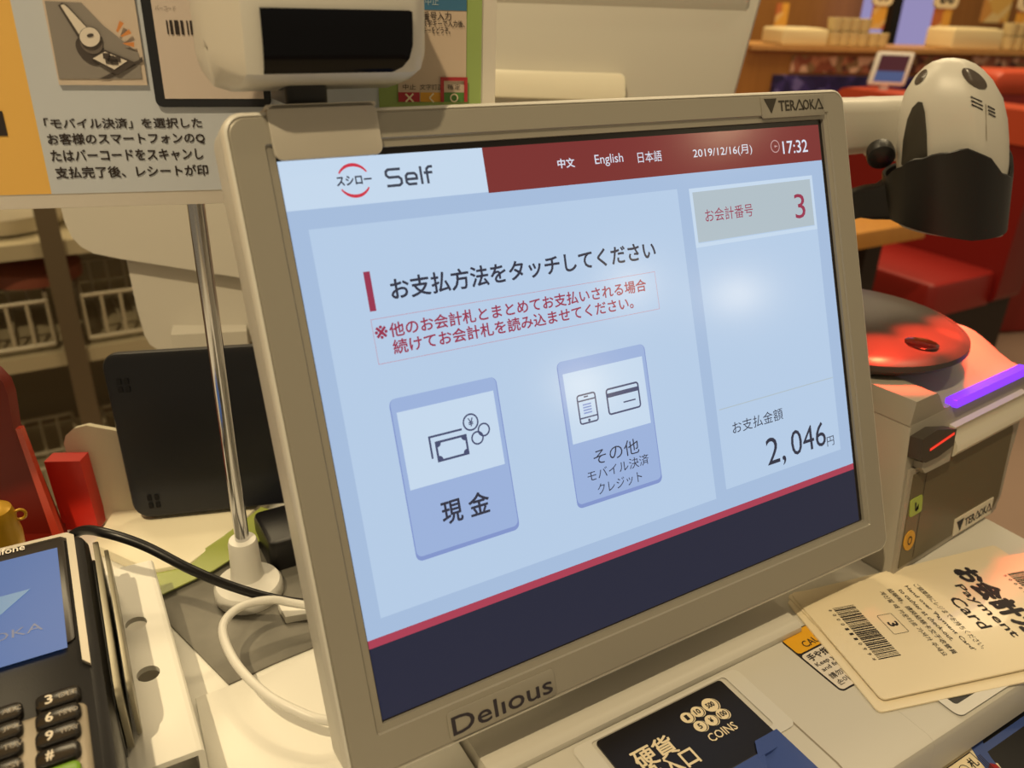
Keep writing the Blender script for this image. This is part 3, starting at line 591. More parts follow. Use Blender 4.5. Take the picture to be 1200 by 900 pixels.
# card terminal
ct = thing('card_terminal', (-.14, 0, .0), 'black card payment terminal with blue screen and keypad at the left edge', 'card terminal')
KX = -.0985; KZ = .072
c1_, c2_ = at(86, 622, z=KZ), at(107, 778, z=KZ - .003); cy_ = (c1_ - c2_).normalized(); CF = F(c1_, Vector((cy_.y, -cy_.x, 0)), cy_)
def C2(x, y, n=0): return CF.px(x, y, n)
topy = C2(86, 622)[1]; KX1 = C2(86, 624)[0]
mb = MB(); mb.prism(CF, rrect(KX1 - .088, -.26, KX1 + .0055, topy, .006), -.036, -.0010, BLACK, .006); mb.build('body', ct)
CF.px(0, 0)
tr_ = MB(); TRIM = mat('silver_trim', '9c9588', .35, .4); e_ = C2(107, 778)
tr_.prism(CF, [(KX1 - .088, topy), (KX1 - .088, topy - .0028), (KX1 - .0060, topy - .0028), (KX1 - .0034, topy - .0055), (KX1 - .0030, e_[1] + .004), (KX1 - .0000, e_[1]), (KX1, topy - .004), (KX1 - .003, topy - .0004)], -.003, .0004, TRIM); tr_.build('edge_trim', ct, 'silver edge strip')
fp = MB(); fp.prism(CF, rrect(KX1 - .084, C2(60, 758)[1], KX1 - .0045, topy - .0036, .003), -.003, .0, mat('terminal_black', '1c1614', .3), .0003)
fp.build('front_plate', ct)
sc = MB(); a = C2(69, 641); b = C2(77, 760); lt_ = MB()
SCR = mat('terminal_screen_blue', '4a74b4', .3, emit=.75, spec=.15); sc.rect(CF, a[0] - .075, b[1], (a[0] + b[0]) / 2, a[1] - .0005, .0003, SCR)
c = C2(0, 735, .0004); d = C2(36, 690, .0004)
sc.poly(CF, [(c[0] - .022, d[1]), d, (c[0] - .011, c[1] - .004)], .0005, mat('terminal_screen_teal', '3f7fa8', .3, emit=.85))
c = C2(0, 748, .0004); d = C2(50, 729, .0004); sc.text(CF, 'TERAOKA', d[0] - .043, d[1] - .005, d[0], d[1] + .0005, .0005, mat('terminal_screen_dark', '41557c', .3, emit=.8)); sc.build('screen', ct, 'lit blue screen')
lt_ = MB(); a = C2(0, 653, .0003); b = C2(29, 639, .0003); lt_.text(CF, 'Verifone', b[0] - .0200, (a[1] + b[1]) / 2 - .0012, b[0], (a[1] + b[1]) / 2 + .0040, .0004, mat('white_print', 'e5ddd2', .5), .012); lt_.build('brand_lettering', ct, 'white lettering')
kp = MB(); SILV = mat('keypad_silver', '8e8474', .35, .3); yk = C2(60, 858)[1]; xk = C2(99, 858)[0]
kp.prism(CF, rrect(KX1 - .084, -.24, xk + .002, C2(30, 842)[1], .004), -.003, -.0002, SILV, .001); kp.build('keypad_plate', ct, 'silver keypad plate')
KP = {}
def key(t1, t2, X0, Yc, wpx, m=None, hpx=0):
    a = C2(X0, Yc, .001); b = C2(X0 + wpx, Yc - .30 * wpx, .001); x0, x1 = a[0], b[0]; yc = (a[1] + b[1]) / 2; hh = .0043
    mb = MB(); mb.prism(CF, rrect(x0, yc - hh, x1, yc + hh, .0028), -.001, .0022, m or mat('key_black', '1c1917', .22), .0012); o = mb.build('key', ct, None if m is None else 'green enter key'); 
    lb = MB(); WP = mat('key_print', 'd8cfc0', .5); GP = mat('key_print_grey', '8d857b', .5)
    if t1: lb.text(CF, t1, x0 + .0036, yc - .0024, x0 + .0064, yc + .0024, .0024, WP, .03)
    if t2: lb.text(CF, t2, x0 + .0085, yc - .0012, x0 + .0150, yc + .0012, .0024, GP, .01)
    if t1 or t2: lb.build('key_lettering', o)
    return o
for r_, (Yc, row) in enumerate(((827, (('2', 'ABC'), ('3', 'DEF'))), (848, (('5', 'JKL'), ('6', 'MNO'))), (869.5, (('8', 'TUV'), ('9', 'WXY'))), (893, (('0', '-SP'), ('#', ''))))):
    key(row[1][0], row[1][1], 41, Yc, 54)
    key(row[0][0], row[0][1], 41 - 68, Yc + 68 * .30, 54)
key('', '', 41, 918, 55, mat('key_green_lit', '6f9a1e', .3))

# cables
o = MB().tube([at(70, 640, z=.055), at(95, 622, z=.064), at(125, 625, z=.068), at(170, 640, z=.062), at(225, 668, z=.050), at(280, 690, z=.034), at(340, 705, z=.020), at(420, 712, z=.010)], .0026, BLACK, 12, 8).build('terminal_cable'); tag(o, 'thick black cable arching from the terminal to behind the monitor', 'cable')
o = MB().tube([at(400, 716, z=.012), at(345, 707, z=.020), at(315, 703, z=.026), at(280, 712, z=.029), at(261, 736, z=.029), at(275, 775, z=.027), at(310, 812, z=.024), at(350, 834, z=.021), at(380, 844, z=.018), at(430, 850, z=.010)], .0023, WHITE, 12, 8).build('white_cable'); tag(o, 'white cable looping out in front of the pole foot', 'cable')

# red lacquer board, red block and golden bell at the left edge
RB = thing('red_menu_box', (-.14, .19, 0), 'dark red lacquer box with rounded top at the far left edge', 'box')
RO_ = at(40, 645, z=.0006); RBf = F(RO_, (.90, -.43, 0), (-.04, .12, .99))
def r2(x, y, n=0): return RBf.px(x, y, n)
LAC = mat('red_lacquer', '6e1608', .45, spec=.3); LACE = mat('red_lacquer_edge', 'c0402a', .3)
mb = MB(); P = [r2(*p) for p in ((74, 640), (30, 500), (28, 460), (24, 445), (14, 433), (0, 425), (-60, 418), (-60, 645))]
mb.loft([[RBf(x, y, n) for x, y in P] for n in (-.010, -.001, 0)], LAC); mb.build('back_board', RB)
mb = MB(); P2 = [r2(*p, .004) for p in ((76, 636), (39, 498), (33, 499), (66, 638))]; mb.loft([[RBf(x, y, n) for x, y in P2] for n in (-.0005, .004)], LACE); mb.build('side_rail', RB, 'lighter red side rail')
mb = MB(); mb.box(RBf, r2(-60, 650)[0], .0, r2(74, 650)[0], .012, -.012, .035, LAC); mb.build('bottom_tray', RB)
o = MB(); P3 = [(r2(59, 560)[0], r2(60, 545)[1]), (r2(102, 560)[0], r2(60, 545)[1] + .004)]
o.box(RBf, r2(56, 600)[0], r2(80, 640)[1] + .004, r2(106, 640)[0], r2(90, 548)[1], -.030, -.0165, mat('bright_red_plastic', 'cf2a1c', .4)); o = o.build('red_case'); tag(o, 'bright red plastic case between the lacquer box and tablet stand', 'case')
be = thing('golden_bell', (at(2, 640, D=.44).x, at(2, 640, D=.44).y, .0), 'golden yellow round bell with small loop inside the red box', 'bell')
GOLD = mat('golden_yellow', 'b58a1c', .35, .3, bump=.1, scale=800); bc = at(2, 640, D=.44); bc.z = max(bc.z, .013)
mb = MB(); mb.lathe(F(bc, (1, 0, 0), (0, 1, 0)), 0, 0, [(0, -.010), (.0090, -.009), (.0112, 0), (.0116, .008), (.0104, .015), (.0108, .018), (.0094, .0235), (.005, .0268), (0, .0272)], GOLD); mb.build('dome', be)
mb = MB(); lc = at(23, 604, D=.437); mb.tube([lc + Vector((.0030 * math.cos(t), .001, .0030 * math.sin(t))) for t in [k * .6981 for k in range(10)]], .0008, GOLD, 8, 3); mb.build('loop', be)

# ---------------------------------------------------------------- kitchen rack behind the left side
KR = thing('storage_rack', (-.15, 1.4, FL), 'grey metal storage rack behind the sign', 'rack')
KF = F((0, 1.35, 0), (1, 0, 0), (0, 0, 1))
def k2(x, y, n=0): return KF.px(x, y, n)
STEEL = mat('rack_steel', '7d705a', .4, .5); RAIL = mat('rack_cream', 'b0a486', .45); RACKBACK = mat('rack_back_brown', '85775c', .6, noise=.15, scale=6)
x_ = k2(75, 350)[0]
for xo in (x_, x_ + .75, x_ - .75): mb = MB(); mb.box(KF, xo - .018, FL + .001, xo + .018, .35, -.03, .004, STEEL, .004); mb.build('post', KR)
zs = [k2(50, 294)[1], k2(40, 428)[1], k2(140, 520)[1] - .15]
for zz in zs: mb = MB(); mb.box(KF, x_ - .8, zz - .016, x_ + .8, zz + .012, -.45, -.012, RAIL); mb.build('shelf', KR)
mb = MB(); mb.box(KF, x_ - .8, FL + .001, x_ + .8, .35, -.52, -.50, RACKBACK); mb.build('back_panel', KR)  # brown back panel, tone varying at random
def rack(xc, z, wd, label):
    t = thing('dish_rack', (xc, 1.45, z), label, 'dish rack', 'wire racks on the storage shelves')
    WR = mat('wire_white', 'b5aa90', .4)
    mb = MB(); 
    for yy in (1.38, 1.62):
        mb.tube([(xc - wd / 2, yy, z + .012), (xc + wd / 2, yy, z + .012)], .005, WR, 8, 1); mb.tube([(xc - wd / 2, yy, z + .10), (xc + wd / 2, yy, z + .10)], .004, WR, 8, 1)
    for xx_ in (xc - wd / 2, xc + wd / 2):
        for zz in (.012, .10): mb.tube([(xx_, 1.38, z + zz), (xx_, 1.62, z + zz)], .004, WR, 8, 1)
    mb.build('frame', t)
    mb = MB(); n = int(wd / .032)
    for k in range(n + 1):
        xx_ = xc - wd / 2 + wd * k / n
        for yy in (1.38, 1.62): mb.tube([(xx_, yy, z + .012), (xx_, yy, z + .10)], .0035, WR, 6, 1)
        mb.tube([(xx_, 1.38, z + .012), (xx_, 1.62, z + .012)], .003, WR, 6, 1)
    mb.build('wires', t); return t
rack(x_ - .20, zs[1] + .014, .34, 'white wire dish rack left of the rack post')
rack(x_ + .20, zs[1] + .014, .34, 'white wire dish rack right of the rack post')
rack(x_ + .20, zs[2] + .014, .34, 'lower white wire dish rack behind the tablet')
rack(x_ - .20, zs[2] + .014, .34, 'lowest white wire dish rack behind the red box')
rack(x_ + .22, zs[0] + .014, .30, 'topmost wire dish rack beside the white wing')
mb = MB(); bgc = at(5, 268, Y=1.40); k = 0; L = []
for (rr, hh) in ((.02, -.0), (.10, .004), (.12, .035), (.105, .075), (.06, .10), (.01, .11)):
    L.append([Vector((bgc.x + rr * math.cos(t) * (1 + .16 * math.sin(5 * t + hh * 60)), bgc.y + .09 + .7 * rr * math.sin(t) * (1 + .1 * math.cos(4 * t)), zs[0] + .0135 + hh)) for t in [2 * math.pi * j / 40 for j in range(40)]])
mb.loft(L, mat('plastic_bag', 'd8cdb4', .25, trans=.15, bump=.3, scale=60)); o = mb.build('plastic_bag'); tag(o, 'crinkled white plastic bag on the top shelf at the left edge', 'bag')
mb = MB(); rc = at(40, 350, Y=1.55); mb.lathe(F((rc.x + .01, 1.50, zs[1] + .119), (1, 0, 0), (0, 1, 0)), 0, 0, [(0, .0), (.05, .0), (.088, .010), (.088, .035), (.07, .050), (0, .058)], mat('dull_red_plastic', '8a4c38', .5)); 
o = mb.build('red_bowl'); tag(o, 'dull red upturned bowl blurred on the storage shelf', 'bowl')

# ---------------------------------------------------------------- scanner, holder and arm
am = thing('support_boom', (.40, .06, .24), 'beige thick arm with black knob reaching right from behind the monitor', 'arm')
A0 = at(955, 150, D=.585); A1 = at(1068, 143, D=.640)
ad = (A1 - A0).normalized(); AF = F(A0, Vector((0, 0, 1)).cross(ad) * -1, (0, 0, 1)); AL = (A1 - A0).length
mb = MB(); sd = Vector((ad.y, -ad.x, 0)).normalized()
def aring(t, hh, wd, dz=0):
    c = A0 + ad * t; return [c + sd * x + Vector((0, 0, y + dz)) for x, y in rrect(-wd, -hh, wd, hh, .008)]
mb.loft([aring(0, .020, .016), aring(AL * .45, .019, .016), aring(AL * .6, .0195, .016, -.000), aring(AL * .72, .023, .017, -.004), aring(AL * .98, .023, .017, -.004), aring(AL, .019, .014, -.004)], BEIGE); mb.build('arm_tube', am)
kn = at(1032, 181, D=.575); mb = MB(); dk = (-ray(1032, 181) + Vector((.35, 0, -.55))).normalized(); kf = F(kn, dk.orthogonal(), dk.cross(dk.orthogonal()))
mb.lathe(kf, 0, 0, [(0, -.006), (.0088, -.006), (.0096, 0), (.0092, .004), (.007, .0055), (0, .0058)], BLACKM); mb.build('knob', am, 'round black knob')

bs = thing('barcode_scanner', (.478, .028, .19), 'beige handheld barcode scanner standing head up in the black holder', 'scanner')
SCC = at(1115, 184, D=.57); WX = Vector((.86, -.51, 0)).normalized(); DX = Vector((.51, .86, 0)).normalized()
def dome(h):
    prof = [(.0645, 0), (.0638, .007), (.0615, .0135), (.058, .0188), (.052, .0248), (.041, .0317), (.028, .0352), (.015, .0368), (.0, .0376), (-.05, .0365)]
    return prof
mb = MB(); L = []; NS = 64
for h_, w_ in dome(0)[::-1]:
    row = []
    for j in range(NS):
        t = 2 * math.pi * j / NS; cx_, sy_ = math.cos(t), math.sin(t)         # t = -pi/2 faces the camera
        dlt = (t - 1.5 * math.pi); g = 1 + .07 * math.exp(-(dlt / .22) ** 2) - .05 * math.exp(-((dlt - .55) / .3) ** 2) - .04 * math.exp(-((dlt + .6) / .3) ** 2)
        row.append(SCC + WX * (w_ * .975 * cx_ - .24 * h_) + DX * (w_ * .88 * sy_ * g) + Vector((0, 0, h_)))
    L.append(row)
mb.loft(L, BEIGE)
mb.b.faces.ensure_lookup_table(); bvh = BVHTree.FromBMesh(mb.b)
mb.build('shell', bs, None, 50)
def decal(px_pts, m, lift=.0006, mbx=None):
    mbx = mbx or MB(); cxp = sum(p[0] for p in px_pts) / len(px_pts); cyp = sum(p[1] for p in px_pts) / len(px_pts); i = mbx.mi(m); rings = []
    for s_ in (1, .8, .6, .4, .2):
        row = []
        for x, y in px_pts:
            d = ray(cxp + (x - cxp) * s_, cyp + (y - cyp) * s_).normalized(); hit = bvh.ray_cast(CAM, d)
            row.append(mbx.b.verts.new((hit[0] - d * lift * 1.6) if hit[0] else (CAM + d * .57)))
        rings.append(row)
    for a, b in zip(rings, rings[1:]):
        for k in range(len(a)): mbx.face([a[k], a[(k + 1) % len(a)], b[(k + 1) % len(a)], b[k]], i)
    mbx.face(rings[-1], i); return mbx
EYE = mat('scanner_dark_window', '4a4038', .25); RUB = mat('scanner_grey_rubber', '3a362e', .45, bump=.1, scale=900)
decal(ell(1079, 90, 4, 11, 20, math.radians(38)), EYE).build('indicator_window', bs, 'small dark oval window')
decal(ell(1142, 92, 18, 7.5, 24, math.radians(38)), EYE).build('indicator_window', bs, 'dark oval window')
P = [(1056, 193), (1058, 165), (1063, 140), (1069, 126), (1076, 119), (1081, 120), (1084, 132), (1086, 155), (1087, 185), (1080, 200)]
decal(P, RUB, .0008).build('grip_panel', bs, 'dark grey rubber panel')
vm = MB()
for (x0, y0, x1, y1) in ((1137.5, 113, 1151, 119), (1138, 117.5, 1152, 124), (1138.5, 122, 1152, 128.5), (1157.5, 124, 1166, 128.5), (1158, 128.5, 1166.5, 132.5), (1158.5, 132.5, 1167, 137)):
    decal([(x0, y0 - .8), (x1, y1 - .8), (x1, y1 + .9), (x0, y0 + .9)], INK, .0005, vm)
decal([(1155, 122), (1155.8, 122), (1156.6, 165), (1156, 165)], mat('seam_brown', '7d7058', .5), .0004, vm)
vm.build('sound_slots', bs, 'dark slots')

ho = thing('scanner_holder', (.478, .028, .17), 'black cup holder around the lower half of the barcode scanner', 'holder')
mb = MB(); Lo = []; Li = []; top = []; NA = 48
def rim(a):       # a = angle to the right of the camera-facing direction, radians
    tab = [(-3.2, -.010), (-1.6, -.016), (-1.3, -.008), (-.9, .0015), (-.5, .0075), (-.15, .0115), (.15, .0075), (.6, -.0055), (.9, -.0085), (1.15, -.003), (1.4, .006), (1.6, .0075), (3.2, -.010)]
    for (a0, v0), (a1, v1) in zip(tab, tab[1:]):
        if a0 <= a <= a1: t = (a - a0) / (a1 - a0); return v0 + (v1 - v0) * (t * t * (3 - 2 * t))
    return -.012
def hp(a, r, z): return SCC + WX * (r * math.sin(a) - .22 * z - .0035) - DX * (r * .95 * math.cos(a)) + Vector((0, 0, z))
rows = [[], [], [], [], []]
for j in range(NA):
    a = -math.pi + 2 * math.pi * j / NA; zt = rim(a)
    zb = -.049 + (.010 * (abs(a) / math.pi))
    for k, (r, z) in enumerate(((.0390, zb), (.0415, zb), (.0425, zt), (.0418, zt + .0008), (.0400, zt))): rows[k].append(hp(a, r, z))
mb.loft([rows[0], rows[1]] + [[rows[1][j].lerp(rows[2][j], t) for j in range(NA)] for t in (.33, .66)] + rows[2:] + [rows[0]], BLACKM, False, False); mb.build('cup', ho)
mb = MB(); sA = at(1075, 232, D=.575); sB = at(1010, 236, D=.60); sC = at(960, 250, D=.64)
L = []
for c, hh, wd in ((sA, .016, .012), (at(1045, 229, D=.585), .0165, .009), (at(1025, 236, D=.595), .0125, .007), (sB, .0115, .006), (sC, .0115, .006)):
    L.append([c + DX * x + Vector((0, 0, y)) for x, y in rrect(-wd, -hh, wd, hh, wd * .5)])
mb.loft(L, BLACKM); mb.build('support_strap', ho, 'black support strap')

# ---------------------------------------------------------------- ticket printer on the right
a5 = math.radians(5); pex = Vector((math.cos(a5), math.sin(a5), 0)); ped = Vector((-pex.y, pex.x, 0)); tl_ = math.radians(10.5)
peu = Vector((0, 0, math.cos(tl_))) + ped * math.sin(tl_); PO = Vector((.340, -.090, 0.0006)); PF = F(PO, pex, peu)
pt = thing('ticket_printer', PO + ped * .05 + pex * .07, 'grey ticket printer with dark front panel and violet light strip right of the monitor', 'printer')
def pdep(a, b, d): return PF(a, b) + ped * d
PR = mat('printer_plastic', '9f998d', .42, bump=.08, scale=1500)
mb = MB(); sec = lambda d, e: [pdep(a, b, d) for a, b in ((0 + e, .0), (.013 + e * .2, .0985), (.166 - e, .0985), (.166 - e, .070), (.140 - e, .0))]
mb.loft([sec(0.15, .004), sec(.006, 0), sec(.0015, .0006), sec(0, .002)], PR); mb.build('body', pt)
mb = MB(); GX, GY = 40, 24; top = []
def ss(t): t = max(0, min(1, t)); return t * t * (3 - 2 * t)
def lidz(a, d): return .1135 - .0155 * ss((a - .034) / .020) * (1 - ss((d - .004) / .045))
for jy in range(GY + 1):
    d = .17 * jy / GY - .0015; top.append([PO + pex * (.0125 + .1535 * jx / GX) + ped * (d + math.tan(tl_) * .100 + .001) + Vector((0, 0, lidz(.0125 + .1535 * jx / GX, max(0, d)))) for jx in range(GX + 1)])
i = mb.mi(PR); V = [[mb.b.verts.new(p) for p in r] for r in top]
for jy in range(GY):
    for jx in range(GX): mb.face([V[jy][jx], V[jy][jx + 1], V[jy + 1][jx + 1], V[jy + 1][jx]], i)
rimv = [V[0][jx] for jx in range(GX + 1)] + [V[jy][GX] for jy in range(1, GY + 1)] + [V[GY][jx] for jx in range(GX - 1, -1, -1)] + [V[jy][0] for jy in range(GY - 1, 0, -1)]
low = [mb.b.verts.new(Vector((v.co.x, v.co.y, PO.z + .0965 - .008 * (0)))) for v in rimv]
for k in range(len(rimv)): mb.face([rimv[k], low[k], low[(k + 1) % len(low)], rimv[(k + 1) % len(low)]], i)
mb.build('lid', pt, None, 30)
mb = MB(); mb.box(PF, .060, .0985, .1600, .1040, -.004, .0035, mat('violet_led', '7a30ff', .3, emit=1.6), .001); mb.build('light_strip', pt, 'glowing violet light strip')
FRM = mat('printer_frame', 'a59d90', .4, .2)
mb = MB(); outf = [(.0015, .0005), (.0135, .0695), (.151, .0695), (.1535, .062), (.1395, .010), (.130, .0005)]
mb.loft([[PF(x, y, n) for x, y in outf] for n in (-.001, .0012, .0018)], FRM); mb.build('front_frame', pt)
mb = MB(); inf = [(.0065, .004), (.0170, .0655), (.1440, .0655), (.1465, .060), (.1350, .012), (.1270, .004)]
mb.loft([[PF(x, y, n) for x, y in inf] for n in (.001, .0021, .0023)], mat('dark_olive_panel', '655c46', .35, .2)); mb.line(PF, (.0225, .006), (.0320, .063), .0006, .0024, INK); fpn = mb.build('front_panel', pt, 'dark olive front panel')
mb = MB(); bp_ = [(.0725, .0030), (.0735, .0150), (.1265, .0140), (.1240, .0020)]; mb.loft([[PF(x, y, n) for x, y in bp_] for n in (.0022, .0029)], mat('badge_cream', 'd8cfbb', .45)); teraoka(mb, PF, .0755, .0040, .1235, .0125, .0031, INK); mb.build('brand_badge', pt, 'cream brand badge')
mb = MB(); mb.prism(PF, rrect(.0145, .0370, .0285, .0490, .002), .0022, .0028, mat('sticker_green', '9fb04e', .5)); mb.poly(PF, [(.0195, .0460), (.0210, .0460), (.0215, .0410), (.0240, .0400), (.0240, .0440), (.0225, .0390), (.0200, .0400)], .0030, INK)
c = (.0165, .0205); mb.prism(PF, ell(c[0], c[1], .0064, .0068), .0022, .0028, mat('sticker_amber', 'd39c2c', .5)); mb.ring(PF, ell(c[0], c[1], .0026, .0030), ell(c[0], c[1], .0018, .0021), .0030, INK); mb.build('button_stickers', pt, 'green and amber round stickers')
mb = MB(); sq = [(.0205, .0625), (.0118, .0790), (.0130, .0930), (.0300, .0935), (.0530, .0870), (.0510, .0775), (.0490, .0680)]
sq = [(.0115, .0790), (.0130, .0920), (.0300, .0935), (.0535, .0875), (.0510, .0770), (.0330, .0745), (.0185, .0750)][::-1]
mb.loft([[PF(x, y, n) for x, y in sq] for n in (-.002, .006, .008)], mat('slot_dark', '3d3730', .35)); mb.line(PF, (.022, .0825), (.0505, .0855), .0018, .0083, mat('slot_red_lamp', 'ff3a26', .4, emit=1.0)); mb.build('card_slot', pt, 'dark slot with a red lamp line')
mb = MB(); mb.loft([[PF(x, y, n) for x, y in ((.0190, .0700), (.0230, .0660), (.0520, .0655), (.0545, .0765), (.0190, .0745))] for n in (.0, .006)], PR); mb.build('slot_lip', pt)
mb = MB(); mb.loft([[PF(x, y, n) for y, n in ((.0655, .0), (.0655, .004), (.069, .0065), (.074, .0060), (.078, .0035), (.083, .0030), (.0855, .004), (.0868, .0))] for x in (.0600, .1580)], mat('paper_roller_cover', 'cfc8b8', .4)); mb.build('paper_cover', pt, 'pale curved paper cover')

dk_ = thing('scan_pad', (.405, .03, .1142), 'dark round domed pad glowing red on top of the grey ticket printer', 'pad')
DZ = .1142; DKM = mat('dark_grey_dome', '3b3532', .35, bump=.06, scale=1200)
mb = MB(); DFm = F((.401, .022, DZ), (1, 0, 0), (0, 1, .0))
mb.lathe(DFm, 0, 0, [(0, .0), (.069, .0), (.075, .003), (.079, .007), (.0785, .0105), (.075, .0130), (.069, .0145), (.048, .0158), (.025, .0163), (0, .0165)], DKM, 64); mb.build('dome', dk_)
c = DFm.px(1080, 403, .0155); mb = MB(); mb.lathe(F(DFm(c[0], c[1], .0138), DFm.x, DFm.y), 0, 0, [(.0105, 0), (.0105, .0022), (.008, .0030), (0, .0033)], mat('lens_gloss', '140808', .12, coat=.5), 28); mb.build('lens', dk_, 'glossy oval lens')

# ---------------------------------------------------------------- payment cards
e2 = Vector((.964, -.266, 0)).normalized(); e1 = Vector((e2.y, -e2.x, 0))
LAM = mat('laminate_paper', 'e6d8ba', .35, coat=.3)
def card(c0, x, y, z, w_=.0855, l_=.185):
    fr = F(c0 + Vector((0, 0, z)), x, y); return fr
def slab(fr, w_, l_): mb = MB(); mb.prism(fr, rrect(0, 0, w_, l_, .003), 0, .0011, LAM, .0002); return mb
C0 = Vector((.268, -.073, 0))
r4 = Matrix.Rotation(math.radians(-.6), 3, 'Z')
cf3 = card(C0 + Vector((-.0050, -.002, 0)), r4 @ e1, r4 @ e2, .0004); o = slab(cf3, .087, .185).build('payment_card'); tag(o, 'lowest laminated card, its edge poking out left under the others', 'card', 'laminated payment cards')
r5 = Matrix.Rotation(math.radians(4.4), 3, 'Z')
cf2 = card(C0 + Vector((-.002, .0005, 0)), r5 @ e1, r5 @ e2, .0016); o = slab(cf2, .083, .168).build('payment_card'); tag(o, 'middle laminated card, turned so its corner shows by the printer', 'card', 'laminated payment cards')
tc = thing('payment_card', C0 + Vector((.07, -.07, .0028)), 'topmost laminated card with bar code and large black lettering', 'card', 'laminated payment cards')
CFm = card(C0, e1, e2, .0028); mb = slab(CFm, .0852, .185); mb.build('card_sheet', tc)
pr_ = MB(); n = .0013
def ct_(t, x0, y0, x1, y1, bold=0): pr_.text(CFm, t, x0 * mm, y0 * mm, x1 * mm, y1 * mm, n, INK, bold)
x = 18.5; rnd = random.Random(3)
while x < 61:
    wd = rnd.choice((.35, .35, .7, 1.0)); pr_.rect(CFm, x * mm, .0168, min(x + wd, 61.5) * mm, .0312, n, INK); x += wd + rnd.choice((.35, .4, .7))
for k, ch in enumerate('*000111099*'): ct_(ch, 19 + k * 4.0, 13.2, 20.6 + k * 4.0, 15.6, .01)
pr_.ring(CFm, rrect(.0300, .0385, .0460, .0487, .001), rrect(.0303, .0388, .0457, .0484, .0008), n, INK); ct_('3', 36.2, 40.6, 40.2, 47, .04)
ct_('ご精算時にレジまでお持ちください。', 11, 79.6, 67.3, 83.6); ct_("Hand over 'Payment Card'", 11, 72.6, 67, 76.2, .012); ct_('to cashier at check-out.', 13, 67.0, 58, 70.2, .012)
ct_('結賬時，請將結賬卡交于收營員', 11, 60.3, 67, 64, .006); ct_('계산할 때 카운터로 가져가 주세요', 12, 54.0, 67, 57.5, .006)
ct_('お会計カード', 4, 113, 96, 131, .055); 
ct_('Payment', 17.5, 103.0, 64.0, 110.8, .022); ct_('Card', 27, 91.5, 54, 100, .022)
x = 16
while x < 60:
    wd = rnd.choice((.35, .7, 1.0)); pr_.rect(CFm, x * mm, .1470, (x + wd) * mm, .1610, n, INK); x += wd + rnd.choice((.35, .6))
for k, ch in enumerate('*000111'): ct_(ch, 16.5 + k * 4, 143.2, 18.1 + k * 4, 145.8, .01)
pr_.build('printed_text', tc, 'black print with bar codes')

# ---------------------------------------------------------------- dining hall on the right
RED = mat('red_vinyl', '92201a', .4, bump=.05, scale=60); REDO = mat('red_orange_vinyl', 'c04a2c', .45); DARK = mat('dark_kick_board', '241a12', .6)
def bench(x0, x1, y0, y1, label, back=True):
    t = thing('booth_bench', ((x0 + x1) / 2, (y0 + y1) / 2, FL), label, 'bench', 'red booth benches')
    mb = MB(); mb.box(WF, x0 + .06, y0 + .01, x1 + .16, y1, FL + .001, -.585, DARK); mb.build('base', t)
    mb = MB(); mb.prism(WF, rrect(x0, y0, x1 + .02, y1, .03), -.585, -.47, RED, .018); mb.build('seat', t)
    mb = MB(); mb.box(F((x1, y0, 0), (0, 1, 0), (0, 0, 1)), -.02, -.58, y1 - y0, -.03, .0, .17, mat('dark_red_vinyl', '7e120c', .45), .03, .02); mb.build('backrest', t)
    mb = MB(); mb.prism(F((x1 - .01, y0, 0), (0, 1, 0), (0, 0, 1)), rrect(-.03, -.06, y1 - y0, .045, .04), 0, .20, REDO, .03); mb.build('top_roll', t, 'lighter red padded roll'); return t
bench(2.35, 2.69, 1.10, 1.88, 'red vinyl booth bench whose seat corner shows right of the wooden table')
tb_ = thing('dining_table', (1.78, 1.55, FL), 'orange wood dining table behind the scanner holder', 'table')
mb = MB(); mb.prism(WF, rrect(1.46, .98, 2.05, 2.2, .03), -.245, -.20, wood('table_wood', 'b87a34', 'd0943f', .35), .006); mb.build('tabletop', tb_)
mb = MB(); q = at(1017, 310, X=1.85); lx = at(1019, 300, Y=1.10).x; mb.box(WF, lx - .035, 1.09, lx + .035, 1.20, FL + .02, -.246, DARK); mb.box(WF, 1.6, 1.0, 2.0, 1.3, FL + .001, FL + .02, DARK); mb.build('leg', tb_)
DIV = thing('booth_divider', HF(0, 0, 0) * 1, 'orange wood divider with display shelf and photo strip across the hall', 'divider')
DIV.location.z = FL; DIV['base'] = tuple(DIV.location)
mb = MB(); dl, dr_ = HF.px(866, 60)[0], HF.px(1330, 60)[0]; mb.box(HF, dl, FL - HD.z + .001, dr_, -.012, -.35, -.05, ORANGE); mb.build('panel', DIV)
mb = MB(); mb.box(HF, dl + .06, -.014, dr_, .004, -.36, -.02, wood('shelf_wood', 'b07a40', 'c89a60')); mb.build('shelf', DIV, 'pale wooden shelf')
def noisy(name, cs, scale):
    m = bpy.data.materials.new(name); m.use_nodes = True; nt = m.node_tree; b = nt.nodes['Principled BSDF']; tc_ = nt.nodes.new('ShaderNodeTexCoord'); v = nt.nodes.new('ShaderNodeTexVoronoi'); v.inputs['Scale'].default_value = scale
    r = nt.nodes.new('ShaderNodeValToRGB'); nt.links.new(tc_.outputs['Object'], v.inputs['Vector']); sp_ = nt.nodes.new('ShaderNodeSeparateColor'); nt.links.new(v.outputs['Color'], sp_.inputs[0]); nt.links.new(sp_.outputs[0], r.inputs['Fac']); nt.links.new(r.outputs['Color'], b.inputs['Base Color'])
    r.color_ramp.interpolation = 'CONSTANT'; r.color_ramp.elements[0].color = lin(cs[0]); r.color_ramp.elements[1].color = lin(cs[-1]); r.color_ramp.elements[1].position = .8
    for k, c in enumerate(cs[1:-1]): e = r.color_ramp.elements.new(.8 * (k + 1) / (len(cs) - 1)); e.color = lin(c)
    MATS[name] = m; return m
